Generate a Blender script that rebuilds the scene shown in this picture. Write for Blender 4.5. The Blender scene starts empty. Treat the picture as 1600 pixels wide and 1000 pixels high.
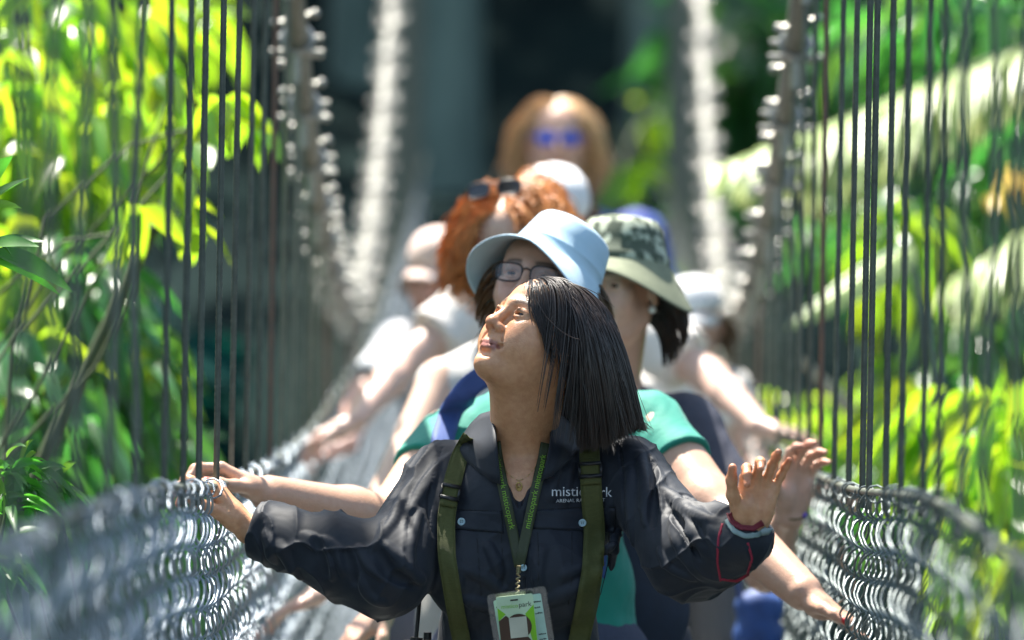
import bpy, math, random
import numpy as np
from mathutils import Vector, Matrix

# ------------------------------------------------------------------ camera, sky, sun, exposure
SC = bpy.context.scene
COL = SC.collection
CAM = np.array([0.0, 0.0, 1.55]); FPX = 9000.0
YAW = 46/9000; ROLL = 0.017
fwd = np.array([-math.sin(YAW), math.cos(YAW), 0.0])
rgt = np.array([math.cos(YAW)*math.cos(ROLL), math.sin(YAW)*math.cos(ROLL), math.sin(ROLL)])
upv = np.cross(rgt, fwd)
cd = bpy.data.cameras.new('camera'); cam = bpy.data.objects.new('camera', cd); COL.objects.link(cam)
cam.matrix_world = Matrix([[rgt[i], upv[i], -fwd[i], CAM[i]] for i in range(3)] + [[0, 0, 0, 1]])
cd.sensor_width = 36; cd.lens = FPX/1600*36; cd.clip_start = 0.5; cd.clip_end = 800
cd.dof.use_dof = True; cd.dof.focus_distance = 9.93; cd.dof.aperture_fstop = 2.9
SC.camera = cam
SUN_EL, SUN_AZ = math.radians(66), math.radians(-30)       # azimuth from +Y (behind the group), minus = from the left
sdir = np.array([math.sin(SUN_AZ)*math.cos(SUN_EL), math.cos(SUN_AZ)*math.cos(SUN_EL), math.sin(SUN_EL)])
w = bpy.data.worlds.new('World'); SC.world = w; w.use_nodes = True
nt = w.node_tree; bg = nt.nodes['Background']; sky = nt.nodes.new('ShaderNodeTexSky')
sky.sky_type = 'NISHITA'; sky.sun_disc = False; sky.sun_elevation = SUN_EL; sky.sun_rotation = SUN_AZ
sky.altitude = 0; sky.air_density = 1.0
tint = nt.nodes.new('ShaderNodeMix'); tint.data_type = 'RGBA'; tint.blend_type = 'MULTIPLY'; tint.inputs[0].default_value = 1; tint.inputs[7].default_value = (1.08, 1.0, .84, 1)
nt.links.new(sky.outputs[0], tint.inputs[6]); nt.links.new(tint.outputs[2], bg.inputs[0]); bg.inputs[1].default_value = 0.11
sd = bpy.data.lights.new('sun', 'SUN'); sd.energy = 4.8; sd.angle = math.radians(0.53); sd.color = (1, .95, .86)
so = bpy.data.objects.new('sun', sd); COL.objects.link(so)
so.rotation_euler = Vector(sdir).to_track_quat('Z', 'Y').to_euler(); so.location = (0, 20, 30)
SC.view_settings.view_transform = 'Standard'; SC.view_settings.look = 'None'
SC.view_settings.exposure = 1.9; SC.view_settings.gamma = 1
SC.cycles.max_bounces = 8; SC.cycles.transparent_max_bounces = 12
SC.cycles.sample_clamp_indirect = 6

def P(px, py, d):                       # a point d metres ahead, where the photograph shows it
    return CAM + d*(fwd + (px-800)/FPX*rgt - (py-500)/FPX*upv)
def V3(*a): return np.array(a, float)
def nrm(v): v = np.asarray(v, float); return v/np.linalg.norm(v)
rng = np.random.default_rng(7)

# ------------------------------------------------------------------ object helpers
def tag(o, label=None, cat=None, group=None, kind=None):
    if label: o['label'] = label
    if cat: o['category'] = cat
    if group: o['group'] = group
    if kind: o['kind'] = kind
    return o
def empty(name, loc=(0, 0, 0)):
    o = bpy.data.objects.new(name, None); COL.objects.link(o); o.location = Vector(loc); o.empty_display_size = .1
    return o
def mesh_obj(name, v, f, mat, parent=None, smooth=True, col=None, uv=None):
    """v (n,3); f list of arrays (m,3) or (m,4)"""
    v = np.asarray(v, np.float32)
    fl = [np.asarray(a, np.int32) for a in (f if isinstance(f, list) else [f]) if len(a)]
    me = bpy.data.meshes.new(name)
    me.vertices.add(len(v)); me.vertices.foreach_set('co', v.ravel())
    loops = np.concatenate([a.ravel() for a in fl]); tot = np.concatenate([np.full(len(a), a.shape[1], np.int32) for a in fl])
    st = np.concatenate([[0], np.cumsum(tot)[:-1]]).astype(np.int32)
    me.loops.add(len(loops)); me.loops.foreach_set('vertex_index', loops)
    me.polygons.add(len(tot)); me.polygons.foreach_set('loop_start', st)
    me.polygons.foreach_set('use_smooth', np.full(len(tot), smooth))
    if col is not None:
        a = me.color_attributes.new('Col', 'FLOAT_COLOR', 'POINT')
        c4 = np.ones((len(v), 4), np.float32); c4[:, :3] = col; a.data.foreach_set('color', c4.ravel())
    me.update(calc_edges=True); me.validate()
    me.materials.append(mat)
    o = bpy.data.objects.new(name, me); COL.objects.link(o)
    if parent is not None:
        o.parent = parent; o.matrix_parent_inverse = Matrix.Translation(parent.location).inverted()
    return o
class MB:                                # gathers shapes for ONE mesh
    def __init__(s): s.v = []; s.q = []; s.t = []; s.n = 0
    def add(s, v, f):
        v = np.asarray(v, float); f = np.asarray(f, int)
        (s.q if f.shape[1] == 4 else s.t).append(f + s.n); s.v.append(v); s.n += len(v)
    def box(s, c, x, y, z):              # c centre, x,y,z half vectors
        c, x, y, z = map(np.asarray, (c, x, y, z))
        v = [c+i*x+j*y+k*z for i in (-1, 1) for j in (-1, 1) for k in (-1, 1)]
        s.add(v, [[0, 1, 3, 2], [4, 6, 7, 5], [0, 4, 5, 1], [2, 3, 7, 6], [0, 2, 6, 4], [1, 5, 7, 3]])
    def tube(s, pts, r, n=6, cap=True, lobes=0, twist=0, amp=.14):
        pts = np.asarray(pts, float); m = len(pts); r = np.broadcast_to(np.asarray(r, float), (m,))
        t = np.gradient(pts, axis=0); t /= np.linalg.norm(t, axis=1)[:, None]+1e-12
        ref = np.tile(V3(0, 1, 0), (m, 1)); ref[np.abs(t[:, 1]) > .9] = (1, 0, 0)
        a = np.cross(t, ref); a /= np.linalg.norm(a, axis=1)[:, None]; b = np.cross(t, a)
        ang = np.arange(n)/n*2*np.pi
        L = np.concatenate([[0], np.cumsum(np.linalg.norm(np.diff(pts, axis=0), axis=1))])
        ph = ang[None, :] + L[:, None]*twist
        rad = r[:, None]*(1+(amp*np.abs(np.cos(lobes/2*ang))[None, :] - amp if lobes else 0))
        v = pts[:, None]+rad[..., None]*(np.cos(ph)[..., None]*a[:, None]+np.sin(ph)[..., None]*b[:, None])
        i = np.arange(m-1)[:, None]*n; j = np.arange(n)[None]; k = (j+1) % n
        s.add(v.reshape(-1, 3), np.stack([i+j, i+k, i+n+k, i+n+j], -1).reshape(-1, 4))
        if cap:
            s.add(np.vstack([v[0], pts[:1]]), [[(q+1) % n, q, n] for q in range(n)])
            s.add(np.vstack([v[-1], pts[-1:]]), [[q, (q+1) % n, n] for q in range(n)])
    def lathe(s, prof, c, ax, n=32, rx=None, bend=None, ysc=1.):
        ax = nrm(ax); rx = nrm(np.cross(ax, V3(0, 1, .01)) if rx is None else rx); ry = np.cross(ax, rx)
        ang = np.arange(n)/n*2*np.pi; rows = []
        for r, h in prof:
            hh = h + (bend(r, ang) if bend else 0*ang)
            rows.append(c + (r*np.cos(ang))[:, None]*rx + (r*ysc*np.sin(ang))[:, None]*ry + hh[:, None]*ax)
        v = np.array(rows).reshape(-1, 3); m = len(prof)
        i = np.arange(m-1)[:, None]*n; j = np.arange(n)[None]; k = (j+1) % n
        s.add(v, np.stack([i+j, i+k, i+n+k, i+n+j], -1).reshape(-1, 4))
    def grid(s, g, th=0, flip=False):     # g (m,n,3) sheet, thickened along its normals
        g = np.asarray(g, float); m, n = g.shape[:2]
        i = (np.arange(m-1)[:, None]*n+np.arange(n-1)[None]).ravel()
        q = np.stack([i, i+1, i+n+1, i+n], 1)
        if not th: s.add(g.reshape(-1, 3), q if not flip else q[:, ::-1]); return
        du = np.gradient(g, axis=0); dv = np.gradient(g, axis=1); nn = np.cross(du, dv); nn /= np.linalg.norm(nn, axis=2)[..., None]+1e-12
        if flip: nn = -nn
        k = m*n; v = np.vstack([g.reshape(-1, 3), (g+nn*th).reshape(-1, 3)])
        ring = np.concatenate([np.arange(n), np.arange(1, m)*n+n-1, (m-1)*n+np.arange(n-2, -1, -1), np.arange(m-2, 0, -1)*n])
        r2 = np.roll(ring, -1); side = np.stack([ring, r2, r2+k, ring+k], 1)
        f = np.vstack([q[:, ::-1], q+k, side])
        s.add(v, f[:, ::-1] if flip else f)
    def build(s, name, mat, parent=None, smooth=True, col=None):
        f = []
        if s.q: f.append(np.vstack(s.q))
        if s.t: f.append(np.vstack(s.t))
        return mesh_obj(name, np.vstack(s.v), f, mat, parent, smooth, col)

# ------------------------------------------------------------------ materials
def nd(t, typ, **kw):
    n = t.nodes.new(typ)
    for k, v in kw.items(): setattr(n, k, v)
    return n
def M(name, c, rough=.6, c2=None, scale=20., bump=0., bscale=None, metal=0., attr=False, sss=0., spec=.5, sheen=0., detail=4., island=0., aniso=(1, 1, 1), sub_r=(.01, .004, .002)):
    m = bpy.data.materials.new(name); m.use_nodes = True; t = m.node_tree; b = t.nodes['Principled BSDF']; L = t.links.new
    tc = nd(t, 'ShaderNodeTexCoord'); mp = nd(t, 'ShaderNodeMapping'); L(tc.outputs['Object'], mp.inputs[0]); mp.inputs['Scale'].default_value = aniso
    no = nd(t, 'ShaderNodeTexNoise'); no.inputs['Scale'].default_value = scale; no.inputs['Detail'].default_value = detail; L(mp.outputs[0], no.inputs[0])
    if attr:
        a = nd(t, 'ShaderNodeVertexColor', layer_name='Col'); mx = nd(t, 'ShaderNodeMix', data_type='RGBA', blend_type='MULTIPLY')
        mx.inputs[0].default_value = 1; L(a.outputs[0], mx.inputs[6])
        cr = nd(t, 'ShaderNodeValToRGB'); cr.color_ramp.elements[0].position = .3; cr.color_ramp.elements[1].position = .7
        cr.color_ramp.elements[0].color = (*[x*1 for x in c], 1); cr.color_ramp.elements[1].color = (*(c2 or c), 1)
        L(no.outputs[0], cr.inputs[0]); L(cr.outputs[0], mx.inputs[7]); out = mx.outputs[2]
    else:
        cr = nd(t, 'ShaderNodeValToRGB'); cr.color_ramp.elements[0].position = .3; cr.color_ramp.elements[1].position = .7
        cr.color_ramp.elements[0].color = (*c, 1); cr.color_ramp.elements[1].color = (*(c2 or tuple(x*.8 for x in c)), 1)
        L(no.outputs[0], cr.inputs[0]); out = cr.outputs[0]
    if island:
        g = nd(t, 'ShaderNodeNewGeometry'); hs = nd(t, 'ShaderNodeHueSaturation'); mr = nd(t, 'ShaderNodeMapRange')
        mr.inputs[3].default_value = 1-island; mr.inputs[4].default_value = 1+island
        L(g.outputs['Random Per Island'], mr.inputs[0]); L(mr.outputs[0], hs.inputs['Value']); L(out, hs.inputs['Color']); out = hs.outputs[0]
    L(out, b.inputs['Base Color']); b.inputs['Roughness'].default_value = rough; b.inputs['Metallic'].default_value = metal
    b.inputs['Specular IOR Level'].default_value = spec
    if sss: b.inputs['Subsurface Weight'].default_value = sss; b.inputs['Subsurface Radius'].default_value = sub_r; b.inputs['Subsurface Scale'].default_value = 1
    if sheen: b.inputs['Sheen Weight'].default_value = sheen
    if bump:
        n2 = nd(t, 'ShaderNodeTexNoise'); n2.inputs['Scale'].default_value = bscale or scale*4; n2.inputs['Detail'].default_value = 5; L(mp.outputs[0], n2.inputs[0])
        bp = nd(t, 'ShaderNodeBump'); bp.inputs['Strength'].default_value = bump; bp.inputs['Distance'].default_value = .01
        L(n2.outputs[0], bp.inputs['Height']); L(bp.outputs[0], b.inputs['Normal'])
    return m
def leafmat(name, c, tr, amt=.5, var=.35, rough=.4, spec=.5):
    m = M(name, c, rough, tuple(x*1.5 for x in c), 9., island=var, spec=spec); t = m.node_tree; b = t.nodes['Principled BSDF']; out = t.nodes['Material Output']
    g = nd(t, 'ShaderNodeNewGeometry'); hs = nd(t, 'ShaderNodeHueSaturation'); mr = nd(t, 'ShaderNodeMapRange')
    mr.inputs[3].default_value = .47; mr.inputs[4].default_value = .53; t.links.new(g.outputs['Random Per Island'], mr.inputs[0])
    hs.inputs['Color'].default_value = (*tr, 1); t.links.new(mr.outputs[0], hs.inputs['Hue'])
    ts = nd(t, 'ShaderNodeBsdfTranslucent'); t.links.new(hs.outputs[0], ts.inputs[0])
    mx = nd(t, 'ShaderNodeMixShader'); mx.inputs[0].default_value = amt
    t.links.new(b.outputs[0], mx.inputs[1]); t.links.new(ts.outputs[0], mx.inputs[2]); t.links.new(mx.outputs[0], out.inputs[0])
    return m

# ------------------------------------------------------------------ signed-distance modelling
class Vol:
    CL = .06
    def __init__(s, xs, ys, zs):
        s.ax = [np.asarray(a, np.float32) for a in (xs, ys, zs)]
        s.F = np.full([len(a) for a in s.ax], s.CL, np.float32)
    def blk(s, lo, hi):
        sl = []
        for a, l, h in zip(s.ax, lo, hi):
            i, j = np.searchsorted(a, l), np.searchsorted(a, h)
            if j <= i: return None
            sl.append(slice(i, j))
        X = s.ax[0][sl[0]][:, None, None]; Y = s.ax[1][sl[1]][None, :, None]; Z = s.ax[2][sl[2]][None, None]
        return tuple(sl), X, Y, Z
    def _comb(s, sl, d, k, sub):
        A = s.F[sl]
        if sub:
            d = -d
            if k > 0: h = np.maximum(k-np.abs(A-d), 0)/k; r = np.maximum(A, d)+h*h*k*.25
            else: r = np.maximum(A, d)
        else:
            if k > 0: h = np.maximum(k-np.abs(A-d), 0)/k; r = np.minimum(A, d)-h*h*k*.25
            else: r = np.minimum(A, d)
        s.F[sl] = np.clip(r, -s.CL, s.CL)
    def cap(s, a, b, ra, rb=None, k=.01, sub=False):
        a = np.asarray(a, float); b = np.asarray(b, float); rb = ra if rb is None else rb; m = max(ra, rb)+k+.03
        q = s.blk(np.minimum(a, b)-m, np.maximum(a, b)+m)
        if q is None: return
        sl, X, Y, Z = q; ab = b-a; L = max(float(ab@ab), 1e-10); a = a.astype(np.float32)
        t = np.clip(((X-a[0])*ab[0]+(Y-a[1])*ab[1]+(Z-a[2])*ab[2])/L, 0, 1).astype(np.float32)
        d = np.sqrt((X-a[0]-t*ab[0])**2+(Y-a[1]-t*ab[1])**2+(Z-a[2]-t*ab[2])**2)-(ra+(rb-ra)*t)
        s._comb(sl, d.astype(np.float32), k, sub)
    def ell(s, c, r, R=None, k=.01, sub=False):
        c = np.asarray(c, np.float32); r = np.asarray(r, float); R = np.eye(3) if R is None else np.asarray(R)   # columns = axes
        ext = np.sqrt(((R*r[None])**2).sum(1))+k+.03
        q = s.blk(c-ext, c+ext)
        if q is None: return
        sl, X, Y, Z = q; X = X-c[0]; Y = Y-c[1]; Z = Z-c[2]
        l = [(X*R[0, i]+Y*R[1, i]+Z*R[2, i]).astype(np.float32)/np.float32(r[i]) for i in range(3)]
        k0 = np.sqrt(l[0]**2+l[1]**2+l[2]**2); k1 = np.sqrt((l[0]/r[0])**2+(l[1]/r[1])**2+(l[2]/r[2])**2)+1e-6
        s._comb(sl, (k0*(k0-1)/k1).astype(np.float32), k, sub)
    def cut(s, c, n, R, k=.004):          # remove what lies beyond plane (c,n) within radius R of c
        c = np.asarray(c, float); n = nrm(n); q = s.blk(c-R, c+R)
        if q is None: return
        sl, X, Y, Z = q
        d = ((X-c[0])*n[0]+(Y-c[1])*n[1]+(Z-c[2])*n[2]).astype(np.float32)
        inside = ((X-c[0])**2+(Y-c[1])**2+(Z-c[2])**2) < R*R
        s._comb(sl, np.where(inside, -d, 1).astype(np.float32), k, True)
    def sample(s, p, g=False):
        p = np.asarray(p, np.float32); ii = []; tt = []
        for i, a in enumerate(s.ax):
            j = np.clip(np.searchsorted(a, p[:, i])-1, 0, len(a)-2); ii.append(j); tt.append(np.clip((p[:, i]-a[j])/(a[j+1]-a[j]), 0, 1))
        v = 0
        for dx in (0, 1):
            for dy in (0, 1):
                for dz in (0, 1):
                    wt = (tt[0] if dx else 1-tt[0])*(tt[1] if dy else 1-tt[1])*(tt[2] if dz else 1-tt[2])
                    v = v+wt*s.F[ii[0]+dx, ii[1]+dy, ii[2]+dz]
        return v
    def grad(s, p, e=.004):
        g = np.stack([s.sample(p+np.eye(3)[i]*e)-s.sample(p-np.eye(3)[i]*e) for i in range(3)], 1)
        return g/(np.linalg.norm(g, axis=1)[:, None]+1e-9)
    def net(s):
        F = s.F; I = F < 0; nx, ny, nz = F.shape
        c = np.zeros((nx-1, ny-1, nz-1), np.uint8)
        for i in (0, 1):
            for j in (0, 1):
                for k in (0, 1): c += I[i:nx-1+i, j:ny-1+j, k:nz-1+k]
        a = np.nonzero((c > 0) & (c < 8)); vid = np.full(c.shape, -1, np.int32); vid[a] = np.arange(len(a[0])); del c
        acc = np.zeros((len(a[0]), 3)); cnt = np.zeros(len(a[0]))
        for ax in range(3):
            o = [q for q in range(3) if q != ax]
            for p in (0, 1):
                for q in (0, 1):
                    i0 = [x.copy() for x in a]; i0[o[0]] += p; i0[o[1]] += q; i1 = [x.copy() for x in i0]; i1[ax] += 1
                    f0 = F[tuple(i0)]; f1 = F[tuple(i1)]; m = (f0 < 0) != (f1 < 0); t = np.where(m, f0/np.where(m, f0-f1, 1), 0)
                    pt = np.stack([s.ax[d][i0[d]] for d in range(3)], 1).astype(float)
                    pt[:, ax] += t*(s.ax[ax][i1[ax]]-s.ax[ax][i0[ax]]); acc += pt*m[:, None]; cnt += m
        v = acc/cnt[:, None]; fs = []
        for ax in range(3):
            lo = [slice(1, -1)]*3; lo[ax] = slice(0, -1); hi = list(lo); hi[ax] = slice(1, None)
            e = np.nonzero(I[tuple(lo)] != I[tuple(hi)]); st = I[tuple(lo)][e]
            b = [e[d]+(0 if d == ax else 1) for d in range(3)]; o1, o2 = [(1, 2), (2, 0), (0, 1)][ax]
            def cell(p, q):
                k = [x.copy() for x in b]; k[o1] -= p; k[o2] -= q; return vid[tuple(k)]
            Q = np.stack([cell(1, 1), cell(0, 1), cell(0, 0), cell(1, 0)], 1)
            Q[~st] = Q[~st][:, ::-1]; fs.append(Q)
        return v, np.vstack(fs)
def vnormals(v, f):
    n = np.zeros_like(v); fn = np.cross(v[f[:, 2]]-v[f[:, 0]], v[f[:, 3]]-v[f[:, 1]])
    for i in range(4):
        for d in range(3): n[:, d] += np.bincount(f[:, i], fn[:, d], len(v))
    return n/(np.linalg.norm(n, axis=1)[:, None]+1e-12)
def fnoise(p, scale, seed=0, oct=4):     # cheap warped sine noise, about -1..1
    r = np.random.default_rng(seed); p = p*scale; o = 0; a = 1
    q = p+.6*np.sin(p[:, [1, 2, 0]]*1.3+r.random(3)*6)
    for i in range(oct):
        for j in range(2):
            k = r.normal(size=3); k /= np.linalg.norm(k); o = o+a*.6*np.sin(q@k*(1.9**i)*2+r.random()*6.3)
        a *= .55
    return o/1.4
def ss(a, b, x): t = np.clip((x-a)/(b-a), 0, 1); return t*t*(3-2*t)
def axis(lo, hi, segs, coarse):          # rectilinear axis: segs=[(a,b,step)] fine ranges, coarse elsewhere
    p = [lo]
    while p[-1] < hi:
        st = coarse
        for a, b, h in segs:
            if a-coarse <= p[-1] < b: st = min(st, h)
        p.append(p[-1]+st)
    return np.array(p)
# ------------------------------------------------------------------ bridge curves (deck, hand rail, main cable along the span)
BY = np.array([3, 5, 7, 9, 11, 13, 15, 17.5, 20, 23, 27.])
_rl = np.polyfit(BY, np.array([-.20, -.225, -.265, -.285, -.295, -.29, -.215, -.06, .12, .38, .75]), 4)
_dk = np.polyfit(BY, np.array([-1.45, -1.48, -1.50, -1.52, -1.50, -1.44, -1.33, -1.15, -.96, -.70, -.30]), 4)
_ry = np.linspace(2, 28, 521)
_rk = {-1: ([2, 5, 6, 7, 8.1, 9, 10, 11, 12, 13, 15, 17.5, 20, 23, 28], [-.26, -.252, -.248, -.243, -.249, -.27, -.300, -.305, -.305, -.30, -.25, -.14, .04, .32, .85]),
       1: ([2, 5, 6, 6.8, 7.2, 7.65, 8.1, 9.1, 10.2, 11, 12, 13, 15, 17.5, 20, 23, 28], [-.33, -.30, -.288, -.272, -.262, -.248, -.242, -.264, -.292, -.30, -.303, -.30, -.25, -.14, .04, .32, .85])}
def _smooth(a, n=60):
    for _ in range(n): a = np.concatenate([a[:1], .25*a[:-2]+.5*a[1:-1]+.25*a[2:], a[-1:]])
    return a
_rs = {s_: _smooth(np.interp(_ry, *k_)) for s_, k_ in _rk.items()}
def railz(y, side=-1): return np.interp(y, _ry, _rs[side])+1.55
def deckz(y): return np.polyval(_dk, y)+1.55
def cablez(y): y = np.asarray(y, float); return 1.55+.03+np.where(y < 16.7, .043, .062)*(y-16.7)**2
HW = .561                                 # half width of the bridge

# ------------------------------------------------------------------ people
SKIN = {}
def skin(name, c, c2):
    if name not in SKIN: SKIN[name] = M('skin_'+name, c, .37, c2, 90, .16, 300, attr=True, sss=.12, spec=.5, detail=8)
    return SKIN[name]
def head_frame(yaw, pitch, roll=0):       # columns x (person's right), y (face), z (crown); yaw to picture-left, pitch up
    f = V3(-math.sin(yaw)*math.cos(pitch), -math.cos(yaw)*math.cos(pitch), math.sin(pitch))
    x = nrm(np.cross(f, V3(0, 0, 1))); u = np.cross(x, f)
    x, u = x*math.cos(roll)+u*math.sin(roll), u*math.cos(roll)-x*math.sin(roll)
    return np.stack([x, f, u], 1)
def head(V, c, R, s=1., EO=.0036, age=1., full=0.):
    T = lambda *p: c+R@(np.array(p)*s)
    E = lambda p, r, k=.012, sub=False, Q=np.eye(3): V.ell(T(*p), np.array(r)*s, R@Q, k*s, sub)
    C = lambda a, b, ra, rb=None, k=.012, sub=False: V.cap(T(*a), T(*b), ra*s, (ra if rb is None else rb)*s, k*s, sub)
    def rot(ax, a): return np.array(Matrix.Rotation(a, 3, ax))
    E((0, -.018, .03), (.073, .094, .082), .02)
    E((0, .028, -.03), (.060, .060, .078), .03)
    E((0, .042, .042), (.058, .046, .050), .03)
    for g in (-1, 1):
        C((g*.050, -.002, -.052), (g*.016, .066, -.100), .019, .017, .03)
        E((g*.036, .060, -.036), (.024, .026, .024), .028)
        E((g*.040, .066, -.012), (.020, .016, .010), .02)
    if full:
        for g in (-1, 1): E((g*.042, .048, -.050), (.026*full, .030*full, .030*full), .03); E((g*.030, .066, -.030), (.020, .018, .018), .02)
    E((0, .077, -.100), (.020, .018, .016), .022)
    E((0, .076, -.062), (.030, .020, .026), .025)
    C((-.036, .079, .020), (-.006, .089, .020), .0075, .0075, .018); C((.036, .079, .020), (.006, .089, .020), .0075, .0075, .018)
    for g in (-1, 1):
        E((g*.031, .098, .002), (.019, .015, .012), .012, True)
        E((g*.031, .078, .002), (.0165, .0150, .0140), .006)
        E((g*.0315, .092, .0005), (.0135, .011, EO), .0035, True)
        C((g*.019, .0900, .003), (g*.031, .0945, .0085), .0024, .0026, .004); C((g*.031, .0945, .0085), (g*.045, .085, .004), .0026, .002, .004)
        C((g*.020, .0895, -.003), (g*.032, .0925, -.0065), .0018, .0018, .004); C((g*.032, .0925, -.0065), (g*.044, .085, -.002), .0018, .0018, .004)
    C((0, .090, .016), (0, .108, -.026), .0075, .0095, .014); E((0, .1115, -.033), (.0125, .0115, .0105), .01)
    for g in (-1, 1): C((g*.0205, .0955, -.040), (g*.0315, .0835, -.066), .0016, .0012, .010*age, True)
    for g in (-1, 1): E((g*.0135, .100, -.037), (.0085, .0105, .0085), .006)
    C((0, .104, -.041), (0, .095, -.052), .005, .006, .008)
    for g in (-1, 1): E((g*.0068, .1085, -.0435), (.0038, .0065, .004), .003, True)
    for g in (-1, 1):
        C((g*.023, .0905, -.0695), (g*.010, .0960, -.0655), .0034, .0048, .005); C((g*.010, .0960, -.0655), (0, .0968, -.0665), .0048, .0046, .005)
        C((g*.022, .0900, -.0715), (g*.008, .0952, -.0760), .0034, .0056, .004); C((g*.008, .0952, -.0760), (0, .0955, -.0763), .0056, .0056, .004)
        E((g*.026, .089, -.070), (.004, .006, .004), .006, True)
    C((-.021, .0968, -.0712), (.021, .0968, -.0712), .0012, .0012, .003, True)
    C((-.010, .094, -.088), (.010, .094, -.088), .004, .004, .012, True)
    for g in (-1, 1):
        Q = rot('Z', g*-.25)@rot('X', .15)
        E((g*.077, -.012, -.004), (.009, .019, .031), .008, False, Q); E((g*.086, -.008, .000), (.006, .011, .019), .006, True, Q)
        E((g*.074, .002, -.010), (.006, .006, .009), .006)
def head_cols(v, c, R, s, col, lip=(.42, .10, .09), brow=(.05, .03, .02), scalp=None, blush=.26):
    p = (v-c)@R/s; x, y, z = p.T; ax = np.abs(x); on = (np.abs(p).max(1) < .16)
    m = on*(y > .084)*(1-ss(.022, .026, ax))*np.exp(-((z+.0715)/.0095)**4); col += m[:, None]*.85*(np.array(lip)-col)
    m = on*(y > .06)*np.exp(-((z-(.0255-9*(ax-.031)**2))/.0047)**4)*ss(.010, .016, ax)*(1-ss(.042, .052, ax)); col += m[:, None]*.85*(np.array(brow)-col)
    m = on*(y > .06)*np.exp(-((ax-.032)/.0155)**4)*np.exp(-((z-.0062)/.0022)**2)*.8; col += m[:, None]*.7*(np.array(brow)-col)
    m = on*(np.exp(-((ax-.038)**2+(z+.03)**2)/.0004)+np.exp(-((ax)**2+(z+.035)**2)/.00025)+.8*np.exp(-((ax-.08)**2+(z)**2)/.0006))*blush
    col *= (1-m[:, None]*np.array([0, .35, .35]))
    if scalp is not None:
        q = p-np.array([0, -.018, .03]); m = on*ss(.0, .02, q[:, 2]-np.interp(q[:, 1], [-.1, 0, .03, .07, .085], [-.09, -.055, .0, .045, .055])); col += m[:, None]*(np.array(scalp)-col)
    return col
def hand(V, W, f, n, t, curls, s=1., spread=.10, thumb=(.75, .55, .35), tcurl=.3, tb=1.):
    f = nrm(f); n = nrm(np.asarray(n)-f*(f@n)); t = nrm(t-f*(t@f)-n*(t@n)); tips = []
    off = [.030, .010, -.010, -.028]; ln = [(.040, .025, .020), (.045, .028, .021), (.041, .026, .021), (.031, .020, .018)]; kn = [.088, .091, .086, .078]
    V.cap(W-f*.01*s+t*.010*s, W+f*.03*s+t*.018*s, .019*s, .017*s, .012*s); V.cap(W-f*.01*s-t*.010*s, W+f*.03*s-t*.016*s, .019*s, .016*s, .012*s)
    for i in range(4):
        K = W+f*kn[i]*s+t*off[i]*s; V.cap(W+f*.02*s+t*off[i]*.7*s, K, .0145*s, .0108*s, .012*s)
        a = 0; p = K; d0 = nrm(f+t*spread*(1.5-i)); r = [.0098, .0088, .0080, .0066]
        cc = curls[i] if hasattr(curls[i], '__len__') else (curls[i],)*3
        if i == 3: r = [x*.88 for x in r]
        for j in range(3):
            a += cc[j]; d = d0*math.cos(a)+n*math.sin(a); q = p+d*ln[i][j]*s
            V.cap(p, q, r[j]*s, r[j+1]*s, .004*s); V.ell(p, np.full(3, r[j]*1.06*s), None, .004*s); last = p; p = q
        tips.append((p, d, nrm(d0*math.sin(a)-n*math.cos(a))))
    V.ell(W+f*.03*s+t*.020*s+n*.012*s, np.array([.016, .024, .014])*s, np.stack([t, f, n], 1), .014*s)   # ball of thumb
    V.ell(W+f*.04*s-t*.022*s+n*.008*s, np.array([.012, .030, .012])*s, np.stack([t, f, n], 1), .012*s)
    b = W+f*.022*s+t*.026*s+n*.006*s; d = nrm(t*thumb[0]+f*thumb[1]+n*thumb[2]); e = nrm(f*.9-t*.35+n*.25); p = b
    for j, (l, r0, r1) in enumerate([(.044, .0145, .0115), (.034, .0112, .0100), (.027, .0098, .0078)]):
        dd = nrm(d+e*tcurl*j); q = p+dd*l*s*tb; V.cap(p, q, r0*s, r1*s, .008*s); p = q
    tips.append((p, dd, nrm(n*-.2+t*.6)))
    return tips
def torso(V, N, SL, SR, H, off=0., k=.04, bust=1., legs=True, neckc=None, belly=1., bmask=False):
    up = nrm(N-H); rt = nrm(SR-SL); rt = nrm(rt-up*(rt@up)); fr = nrm(np.cross(up, rt)); fr = fr if fr[1] < 0 else -fr
    R = np.stack([rt, fr, up], 1); L = np.linalg.norm(N-H); w = np.linalg.norm(SR-SL)/2
    A = lambda x, y, z: N+rt*x+fr*y-up*z*L/.52
    V.ell(A(0, -.025, .17), np.array([w*.80, .100, .19])+off, R, k)
    V.ell(A(0, .0, .12), np.array([w*.74, .095, .12])+off, R, k)
    V.ell(A(0, -.02, .36), np.array([.132*belly, .098*belly, .17])+off, R, k)
    V.ell(A(0, -.02, .50), np.array([.165*belly, .118*belly, .13])+off, R, k)
    if bust:
        for g in (-1, 1): V.ell(A(g*.075, .078, .215), np.array([.064, .048, .066])*bust+off, R, .045)
    for S in (SL, SR):
        V.cap(N-up*.040-fr*.03, S, .036+off, .040+off, .035)
        V.cap(A(0, -.03, .13), S-up*.04, .06+off, .040+off, .05)
    return R, A
def arm(V, S, E, W, off=0., part=(0, 2), r=(.050, .043, .041, .036, .026), k=.02):
    if part[0] < 1:
        b = min(part[1], 1); V.cap(S+(E-S)*part[0], S+(E-S)*b, r[0]+off, r[0]+(r[1]-r[0])*b+off, k)
    if part[1] > 1:
        b = part[1]-1; m = .35; Mx = E+(W-E)*min(m, b)
        V.cap(E, Mx, r[2]+off, r[3]+.003+off, k)
        if b > m: V.cap(Mx, E+(W-E)*b, r[3]+.003+off, r[3]+(r[4]-r[3])*b+off, k)
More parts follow.
